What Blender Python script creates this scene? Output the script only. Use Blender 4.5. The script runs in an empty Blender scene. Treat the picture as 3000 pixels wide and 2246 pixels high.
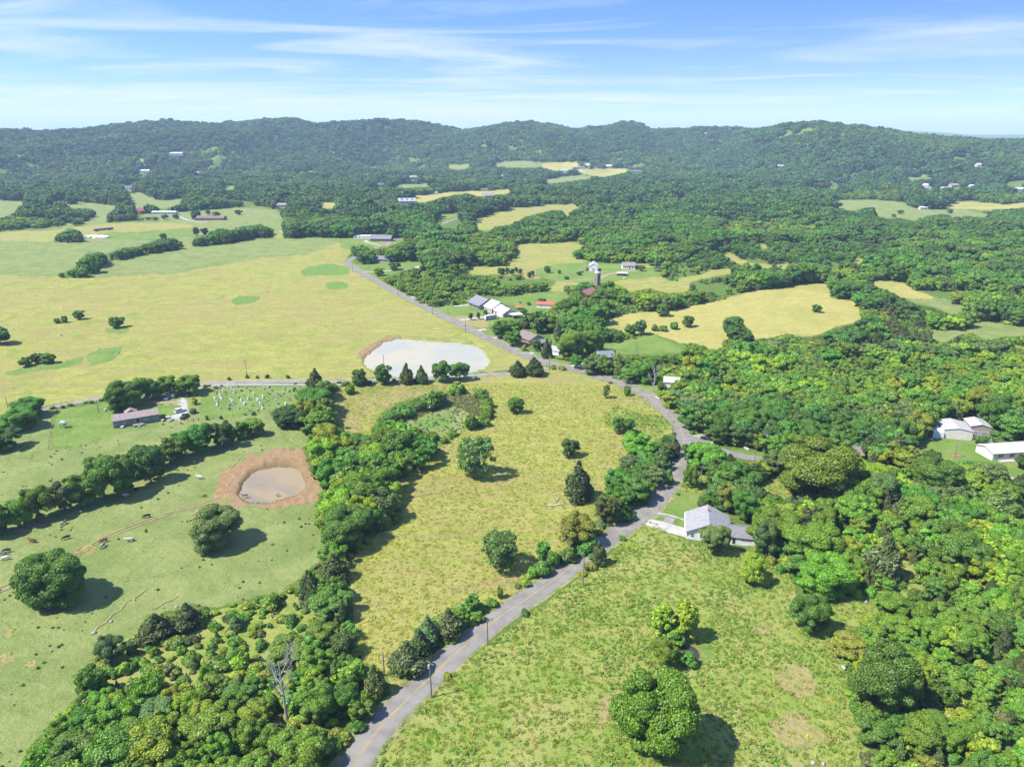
import bpy, bmesh, math, random
import numpy as np
from mathutils import Vector, Matrix
R = math.radians
sc = bpy.context.scene
col = sc.collection
# ------------------------------------------------------------------ camera
CAMZ, FPX, CX, CY = 115.0, 2080.0, 1500.0, 1123.0       # height (m), focal length and centre in photo pixels
PITCH = math.atan((CY - 398.0) / FPX)
cam_d = bpy.data.cameras.new('camera'); cam = bpy.data.objects.new('camera', cam_d); col.objects.link(cam)
cam.location = (0, 0, CAMZ); cam.rotation_euler = (math.pi/2 - PITCH, 0, 0)
cam_d.sensor_width = 36.0; cam_d.lens = FPX / 3000.0 * 36.0
cam_d.clip_start = 1.0; cam_d.clip_end = 60000.0
sc.camera = cam
# ------------------------------------------------------------------ sky and sun
SUN_EL, SUN_DIR = R(53), Vector((-0.95, -0.30, 0)).normalized()
SUN_VEC = Vector((SUN_DIR.x*math.cos(SUN_EL), SUN_DIR.y*math.cos(SUN_EL), math.sin(SUN_EL)))
world = bpy.data.worlds.new('World'); sc.world = world; world.use_nodes = True
wn, wl = world.node_tree.nodes, world.node_tree.links
wn.clear()
def W(t, **k):
    n = wn.new(t)
    for a, v in k.items(): setattr(n, a, v)
    return n
out = W('ShaderNodeOutputWorld'); bg = W('ShaderNodeBackground'); bg.inputs['Strength'].default_value = 0.117
sky = W('ShaderNodeTexSky', sky_type='NISHITA', sun_disc=False, sun_elevation=SUN_EL,
        sun_rotation=math.atan2(SUN_VEC.x, SUN_VEC.y), altitude=300.0, air_density=1.0, dust_density=0.25, ozone_density=3.0)
tc = W('ShaderNodeTexCoord'); sp = W('ShaderNodeSeparateXYZ')
wl.new(tc.outputs['Generated'], sp.inputs[0])
def wmath(op, a, b=None, c=None):
    n = W('ShaderNodeMath', operation=op)
    for i, v in enumerate((a, b, c)):
        if v is None: continue
        if isinstance(v, (int, float)): n.inputs[i].default_value = v
        else: wl.new(v, n.inputs[i])
    return n.outputs[0]
# steeper blue gradient above the horizon than the clear-air model gives
zz = wmath('MULTIPLY', wmath('MAXIMUM', sp.outputs[2], 0.0), 4.2)
zz = wmath('ADD', zz, 0.045)
cb = W('ShaderNodeCombineXYZ'); wl.new(sp.outputs[0], cb.inputs[0]); wl.new(sp.outputs[1], cb.inputs[1]); wl.new(zz, cb.inputs[2])
nv = W('ShaderNodeVectorMath', operation='NORMALIZE'); wl.new(cb.outputs[0], nv.inputs[0]); wl.new(nv.outputs[0], sky.inputs[0])
# cirrus: noise on a flat cloud layer, stretched into wisps
zc = wmath('ADD', wmath('MAXIMUM', sp.outputs[2], 0.0), 0.035)
cx = wmath('DIVIDE', sp.outputs[0], zc); cy_ = wmath('DIVIDE', sp.outputs[1], zc)
cv = W('ShaderNodeCombineXYZ'); wl.new(cx, cv.inputs[0]); wl.new(cy_, cv.inputs[1])
mp = W('ShaderNodeMapping'); mp.inputs['Rotation'].default_value = (0, 0, R(14)); mp.inputs['Scale'].default_value = (0.30, 0.62, 1); mp.inputs['Location'].default_value = (14.6, 6.2, 2)
wl.new(cv.outputs[0], mp.inputs[0])
n1 = W('ShaderNodeTexNoise'); n1.inputs['Scale'].default_value = 1.0; n1.inputs['Detail'].default_value = 9; n1.inputs['Roughness'].default_value = 0.55; n1.inputs['Distortion'].default_value = 1.1
wl.new(mp.outputs[0], n1.inputs['Vector'])
n2 = W('ShaderNodeTexNoise'); n2.inputs['Scale'].default_value = 0.35; n2.inputs['Detail'].default_value = 4; n2.inputs['Distortion'].default_value = 0.5
wl.new(mp.outputs[0], n2.inputs['Vector'])
prod = wmath('ADD', wmath('MULTIPLY', n1.outputs[0], 0.62), wmath('MULTIPLY', n2.outputs[0], 0.5))
rm = W('ShaderNodeValToRGB'); wl.new(prod, rm.inputs[0])
rm.color_ramp.elements[0].position = 0.50; rm.color_ramp.elements[1].position = 0.755
rm.color_ramp.elements[0].color = (0, 0, 0, 1); rm.color_ramp.elements[1].color = (0.8, 0.8, 0.8, 1)
sky_c = W('ShaderNodeMix', data_type='RGBA', blend_type='MULTIPLY'); sky_c.inputs[0].default_value = 1.0
wl.new(sky.outputs[0], sky_c.inputs['A']); sky_c.inputs['B'].default_value = (0.66, 1.00, 1.48, 1)
mx = W('ShaderNodeMix', data_type='RGBA'); wl.new(rm.outputs[0], mx.inputs[0]); wl.new(sky_c.outputs['Result'], mx.inputs['A']); mx.inputs['B'].default_value = (4.3, 4.45, 4.75, 1)
hf = wmath('MULTIPLY', wmath('POWER', 2.718, wmath('MULTIPLY', wmath('MAXIMUM', sp.outputs[2], 0.0), -19.0)), 0.88)   # pale air low down
mh = W('ShaderNodeMix', data_type='RGBA'); wl.new(hf, mh.inputs[0]); wl.new(mx.outputs['Result'], mh.inputs['A']); mh.inputs['B'].default_value = (3.9, 3.55, 3.75, 1)
wl.new(mh.outputs['Result'], bg.inputs[0]); wl.new(bg.outputs[0], out.inputs[0])
sun_d = bpy.data.lights.new('sun', 'SUN'); sun = bpy.data.objects.new('sun', sun_d); col.objects.link(sun)
sun_d.energy = 4.8; sun_d.angle = R(0.55); sun_d.color = (1.0, 0.95, 0.86)
sun.rotation_euler = (-SUN_VEC).to_track_quat('-Z', 'Y').to_euler()
vs = sc.view_settings
vs.view_transform = 'Standard'; vs.look = 'None'; vs.gamma = 1.0; vs.exposure = 1.22; vs.use_curve_mapping = False
cy = sc.cycles
cy.max_bounces = 5; cy.diffuse_bounces = 2; cy.glossy_bounces = 2; cy.transmission_bounces = 3; cy.transparent_max_bounces = 4
cy.volume_bounces = 0; cy.use_denoising = True; cy.caustics_reflective = False; cy.caustics_refractive = False
try: cy.denoising_prefilter = 'NONE'
except Exception: pass
# ------------------------------------------------------------------ photo pixels <-> ground
SD = 2212.0 / 3000.0                                       # D: the photo seen 2212 pixels wide
TAGS = {'F': (0, 0, SD), 'A': (0, 300, 2.212), 'B': (1000, 300, 2.212), 'C': (2000, 300, 2.212), 'E': (0, 800, 2.212), 'H': (1000, 650, 2.212),
        'I': (2000, 700, 2.212), 'J': (0, 1300, 1.751), 'K': (900, 1050, 2.011), 'L': (900, 1600, 2.011), 'M': (1900, 1150, 2.011), 'N': (1900, 1650, 2.011),
        'a': (560, 1090, 5.53), 'b': (280, 1100, 6.9125), 'c': (1860, 1450, 5.821), 'd': (1360, 840, 7.373), 'e': (1660, 740, 7.373),
        'f': (2400, 1210, 3.6867), 'g': (1480, 950, 6.9125), 'h': (0, 1380, 4.424)}
def S(tag, pts):
    """zoomed-view readings to photo pixels"""
    x0, y0, k = TAGS[tag]
    a = np.asarray(pts, float).reshape(-1, 2)
    return np.stack([x0 + a[:, 0]/k, y0 + a[:, 1]/k], 1)
cp, sp_ = math.cos(PITCH), math.sin(PITCH)
def rays(uv):
    uv = np.asarray(uv, float)
    a = (uv[:, 0]-CX)/FPX; b = -(uv[:, 1]-CY)/FPX
    return np.stack([a, cp + b*sp_, -sp_ + b*cp], 1)
def proj(x, y, z):
    dz = z - CAMZ
    d = y*cp - dz*sp_
    d = np.where(d < 1, 1e-3, d)
    return CX + FPX*x/d, CY - FPX*(y*sp_ + dz*cp)/d, d
def sstep(a, b, x):
    t = np.clip((x-a)/(b-a), 0, 1); return t*t*(3-2*t)
def hash2(i, j, s):
    h = (i.astype(np.int64)*374761393 + j.astype(np.int64)*668265263 + s*974711) & 0x7fffffff
    h = ((h ^ (h >> 13))*1274126177) & 0x7fffffff
    return ((h ^ (h >> 16)) & 0xffff)/65535.0
def vnoise(x, y, s=0):
    x = np.asarray(x, float); y = np.asarray(y, float)
    i = np.floor(x); j = np.floor(y); fx = x-i; fy = y-j
    fx = fx*fx*(3-2*fx); fy = fy*fy*(3-2*fy)
    a, b, c, d = hash2(i, j, s), hash2(i+1, j, s), hash2(i, j+1, s), hash2(i+1, j+1, s)
    return (a*(1-fx)+b*fx)*(1-fy) + (c*(1-fx)+d*fx)*fy
def fbm(x, y, s=0, o=3):
    v = 0; a = 0.5; t = 0
    for k in range(o):
        v = v + a*vnoise(x*2**k, y*2**k, s+k*7); t += a; a *= 0.5
    return v/t
def azel(tag, pts):
    d = rays(S(tag, pts)); return np.arctan2(d[:, 0], d[:, 1]), d[:, 2]/np.hypot(d[:, 0], d[:, 1])
SK = [(-500,284),(-200,280),(0,277),(60,284),(140,288),(200,280),(280,270),(360,266),(400,270),(450,272),(520,268),(580,263),(640,265),(700,272),(760,270),(820,266),(900,268),(960,275),(1000,281),
      (1040,278),(1100,270),(1150,267),(1200,272),(1240,280),(1290,277),(1340,270),(1385,271),(1405,282),(1470,281),(1530,278),(1590,279),(1620,282),(1680,277),(1730,270),(1770,267),(1830,277),(1900,283),
      (2000,289),(2080,296),(2130,300),(2212,299),(2450,296),(2700,300)]
SK_AZ, SK_EL = azel('F', SK); SK_EL = SK_EL.mean() + 1.18*(SK_EL-SK_EL.mean())
S2 = [(-500,290),(1300,287),(1380,279),(1440,277),(1480,282),(1800,280),(1860,278),(1900,277),(1960,283),(2040,286),(2100,290),(2212,290),(2600,286)]
S2_AZ, S2_EL = azel('F', S2)
RC_AZ, _ = azel('F', [(-500,300),(600,300),(1300,300),(1400,300),(1590,300),(1640,300),(1800,300),(2700,300)])
RC_V = np.array([3200,3300,3200,3500,3500,2900,2700,2700.])
RF_V = np.array([2150,2250,2300,2300,2300,2000,1850,1900.])
def H(x, y):
    x = np.asarray(x, float); y = np.asarray(y, float)
    r = np.hypot(x, y); az = np.arctan2(x, y); azc = np.clip(az, SK_AZ[0], SK_AZ[-1])
    rc = np.interp(azc, RC_AZ, RC_V); rf = np.interp(azc, RC_AZ, RF_V)
    hc = CAMZ + rc*np.interp(azc, SK_AZ, SK_EL) - 11.0
    t = (r-rf)/(rc-rf); tc_ = np.clip(t, 0, 1)
    hill = hc*sstep(0, 1, tc_)
    spur = ((1-np.abs(2*fbm(x/330., y/900., 3, 2)-1))-0.75)*95*np.sin(math.pi*tc_**0.85)**1.1 + (fbm(x/260., y/260., 4, 2)-0.5)*40*np.sin(math.pi*tc_)
    back = np.clip(t-1, 0, 1.5)
    hill = np.where(t > 1, hc*(1-0.75*sstep(0, 1.5, back)), hill)
    far = CAMZ + 9800*np.interp(np.clip(az, S2_AZ[0], S2_AZ[-1]), S2_AZ, S2_EL)
    far = far*sstep(7000, 9600, r)*(1-0.6*sstep(10000, 15000, r)) + (fbm(x/900., y/900., 9, 3)-0.5)*30*sstep(6000, 8000, r)
    und = (fbm(x/260., y/260., 11, 2)-0.5)*(2.2 + 9*sstep(550, 1700, r))*(1-tc_)
    return np.where(r > 5200, np.maximum(far, 20*0+hill*(1-sstep(5200, 6500, r))), hill) + spur + und
def G(tag, pts):
    """where the sight line through each reading meets the ground (world x, y, z)"""
    d = rays(S(tag, pts)); hd = np.hypot(d[:, 0], d[:, 1])
    rr = np.concatenate([np.geomspace(60, 16000, 700)])
    t = rr[None, :]/hd[:, None]
    X = d[:, 0:1]*t; Y = d[:, 1:2]*t; Z = CAMZ + d[:, 2:3]*t
    below = Z < H(X, Y)
    k = np.where(below.any(1), below.argmax(1), len(rr)-1); k = np.maximum(k, 1)
    i = np.arange(len(d)); lo = t[i, k-1]; hi = t[i, k]
    for _ in range(18):
        m = (lo+hi)/2; b = CAMZ + d[:, 2]*m < H(d[:, 0]*m, d[:, 1]*m)
        hi = np.where(b, m, hi); lo = np.where(b, lo, m)
    x, y = d[:, 0]*hi, d[:, 1]*hi
    return np.stack([x, y, H(x, y)], 1)
def G1(tag, x, y): return Vector(G(tag, [(x, y)])[0])
# ------------------------------------------------------------------ materials
MATS = {}
def mat(name, c1, c2=None, scale=2.0, rough=0.85, bump=0.0, spec=0.25, metal=0.0, detail=4, coords='Object', stretch=None):
    if name in MATS: return MATS[name]
    m = bpy.data.materials.new(name); m.use_nodes = True; nt = m.node_tree; b = nt.nodes['Principled BSDF']
    b.inputs['Roughness'].default_value = rough; b.inputs['Specular IOR Level'].default_value = spec; b.inputs['Metallic'].default_value = metal
    if c2 is None: c2 = tuple(v*0.8 for v in c1)
    if not name.startswith('white_'): c1, c2 = tuple(v*0.72 for v in c1), tuple(v*0.70 for v in c2)
    tcn = nt.nodes.new('ShaderNodeTexCoord'); no = nt.nodes.new('ShaderNodeTexNoise'); no.inputs['Scale'].default_value = scale; no.inputs['Detail'].default_value = detail
    src = tcn.outputs[coords]
    if stretch:
        mpn = nt.nodes.new('ShaderNodeMapping'); mpn.inputs['Scale'].default_value = stretch; nt.links.new(src, mpn.inputs[0]); src = mpn.outputs[0]
    nt.links.new(src, no.inputs['Vector'])
    r = nt.nodes.new('ShaderNodeValToRGB'); nt.links.new(no.outputs[0], r.inputs[0])
    r.color_ramp.elements[0].position = 0.35; r.color_ramp.elements[1].position = 0.65
    r.color_ramp.elements[0].color = (*c2, 1); r.color_ramp.elements[1].color = (*c1, 1)
    nt.links.new(r.outputs[0], b.inputs['Base Color'])
    if bump:
        bp = nt.nodes.new('ShaderNodeBump'); bp.inputs['Strength'].default_value = bump; bp.inputs['Distance'].default_value = 0.1
        nt.links.new(no.outputs[0], bp.inputs['Height']); nt.links.new(bp.outputs[0], b.inputs['Normal'])
    MATS[name] = m; return m
def leaf_material(name, var=0.35, trans=0.36):
    m = bpy.data.materials.new(name); m.use_nodes = True; nt = m.node_tree; nt.nodes.clear(); N = nt.nodes.new; Lk = nt.links.new
    o = N('ShaderNodeOutputMaterial'); at = N('ShaderNodeAttribute'); at.attribute_type = 'INSTANCER'; at.attribute_name = 'tint'
    oi = N('ShaderNodeObjectInfo'); geo = N('ShaderNodeNewGeometry'); no = N('ShaderNodeTexNoise'); no.inputs['Scale'].default_value = 0.55; no.inputs['Detail'].default_value = 3
    Lk(geo.outputs['Position'], no.inputs['Vector'])
    hs = N('ShaderNodeHueSaturation')
    def mr(src, a, b):
        q = N('ShaderNodeMapRange'); q.inputs['To Min'].default_value = a; q.inputs['To Max'].default_value = b; Lk(src, q.inputs['Value']); return q.outputs[0]
    Lk(mr(oi.outputs['Random'], 0.485, 0.515), hs.inputs['Hue']); Lk(mr(no.outputs[0], 0.9, 1.12), hs.inputs['Saturation'])
    mu = N('ShaderNodeMath'); mu.operation = 'MULTIPLY'; Lk(mr(geo.outputs['Random Per Island'], 1-var, 1+var), mu.inputs[0]); Lk(mr(oi.outputs['Random'], 0.82, 1.2), mu.inputs[1])
    Lk(mu.outputs[0], hs.inputs['Value']); Lk(at.outputs['Color'], hs.inputs['Color'])
    d = N('ShaderNodeBsdfDiffuse'); t = N('ShaderNodeBsdfTranslucent'); Lk(hs.outputs[0], d.inputs[0])
    tw = N('ShaderNodeMix'); tw.data_type = 'RGBA'; tw.blend_type = 'MULTIPLY'; tw.inputs[0].default_value = 1; Lk(hs.outputs[0], tw.inputs['A']); tw.inputs['B'].default_value = (1.25, 1.15, 0.5, 1); Lk(tw.outputs['Result'], t.inputs[0])
    g = N('ShaderNodeBsdfGlossy'); g.inputs['Roughness'].default_value = 0.5; g.inputs['Color'].default_value = (0.8, 0.85, 0.8, 1)
    m1 = N('ShaderNodeMixShader'); m1.inputs[0].default_value = trans; Lk(d.outputs[0], m1.inputs[1]); Lk(t.outputs[0], m1.inputs[2])
    m2 = N('ShaderNodeMixShader'); m2.inputs[0].default_value = 0.025; Lk(m1.outputs[0], m2.inputs[1]); Lk(g.outputs[0], m2.inputs[2])
    Lk(m2.outputs[0], o.inputs[0]); return m
LEAF = leaf_material('leaves'); GRASS = leaf_material('grass_blades', 0.25, 0.5)
BARK = mat('bark', (0.16, 0.13, 0.10), (0.09, 0.07, 0.055), 3, bump=0.5)
DEADBARK = mat('dead_bark', (0.50, 0.46, 0.41), (0.36, 0.33, 0.29), 3, bump=0.4)
# ------------------------------------------------------------------ object helpers
def link(o, parent=None):
    col.objects.link(o)
    if parent is not None: o.parent = parent
    return o
def tag(o, label=None, cat=None, group=None, kind=None):
    if label: o['label'] = label
    if cat: o['category'] = cat
    if group: o['group'] = group
    if kind: o['kind'] = kind
    return o
def empty(name, loc, rz=0, label=None, cat=None, group=None):
    o = bpy.data.objects.new(name, None); o.empty_display_size = 0.3; col.objects.link(o); o.location = loc; o.rotation_euler = (0, 0, rz)
    return tag(o, label, cat, group)
def mesh(name, v, f, m=None, smooth=False):
    me = bpy.data.meshes.new(name)
    v = np.asarray(v, np.float32)
    if isinstance(f, np.ndarray):
        k = f.shape[1]; me.vertices.add(len(v)); me.vertices.foreach_set('co', v.ravel())
        me.loops.add(f.size); me.loops.foreach_set('vertex_index', f.ravel().astype(np.int32))
        me.polygons.add(len(f)); me.polygons.foreach_set('loop_start', np.arange(0, f.size, k, dtype=np.int32))
        me.update(calc_edges=True)
    else:
        me.from_pydata([tuple(map(float, p)) for p in v], [], f); me.update()
    if smooth: me.polygons.foreach_set('use_smooth', np.ones(len(me.polygons), bool))
    if m: me.materials.append(m)
    return me
def obj(name, v, f, m, parent=None, smooth=False):
    return link(bpy.data.objects.new(name, mesh(name, v, f, m, smooth)), parent)
class MB:
    """collects boxes, tubes and prisms into one mesh"""
    def __init__(s): s.v = []; s.f = []
    def add(s, v, f):
        o = len(s.v); s.v += [tuple(p) for p in v]; s.f += [tuple(i+o for i in q) for q in f]; return s
    def box(s, x0, x1, y0, y1, z0, z1):
        return s.add([(x0,y0,z0),(x1,y0,z0),(x1,y1,z0),(x0,y1,z0),(x0,y0,z1),(x1,y0,z1),(x1,y1,z1),(x0,y1,z1)],
                     [(0,3,2,1),(4,5,6,7),(0,1,5,4),(1,2,6,5),(2,3,7,6),(3,0,4,7)])
    def tube(s, pts, rad, n=6, cap=True):
        pts = [Vector(p) for p in pts]; rad = rad if hasattr(rad, '__len__') else [rad]*len(pts); rings = []; v = []
        for i, p in enumerate(pts):
            d = (pts[min(i+1, len(pts)-1)] - pts[max(i-1, 0)]).normalized()
            a = d.cross(Vector((0, 0, 1)) if abs(d.z) < 0.9 else Vector((1, 0, 0))).normalized(); b = d.cross(a)
            for k in range(n): t = 2*math.pi*k/n; v.append(p + (a*math.cos(t) + b*math.sin(t))*rad[i])
        f = [(i*n+k, i*n+(k+1) % n, (i+1)*n+(k+1) % n, (i+1)*n+k) for i in range(len(pts)-1) for k in range(n)]
        if cap: f += [tuple(range(n-1, -1, -1)), tuple(range((len(pts)-1)*n, len(pts)*n))]
        return s.add(v, f)
    def prism(s, poly, y0, y1):
        """polygon in x, z pulled along y"""
        n = len(poly); v = [(x, y0, z) for x, z in poly] + [(x, y1, z) for x, z in poly]
        return s.add(v, [tuple(range(n)), tuple(range(2*n-1, n-1, -1))] + [(i, i+n, (i+1) % n+n, (i+1) % n) for i in range(n)])
    def build(s, name, m, parent=None, smooth=False): return obj(name, s.v, s.f, m, parent, smooth)
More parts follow.
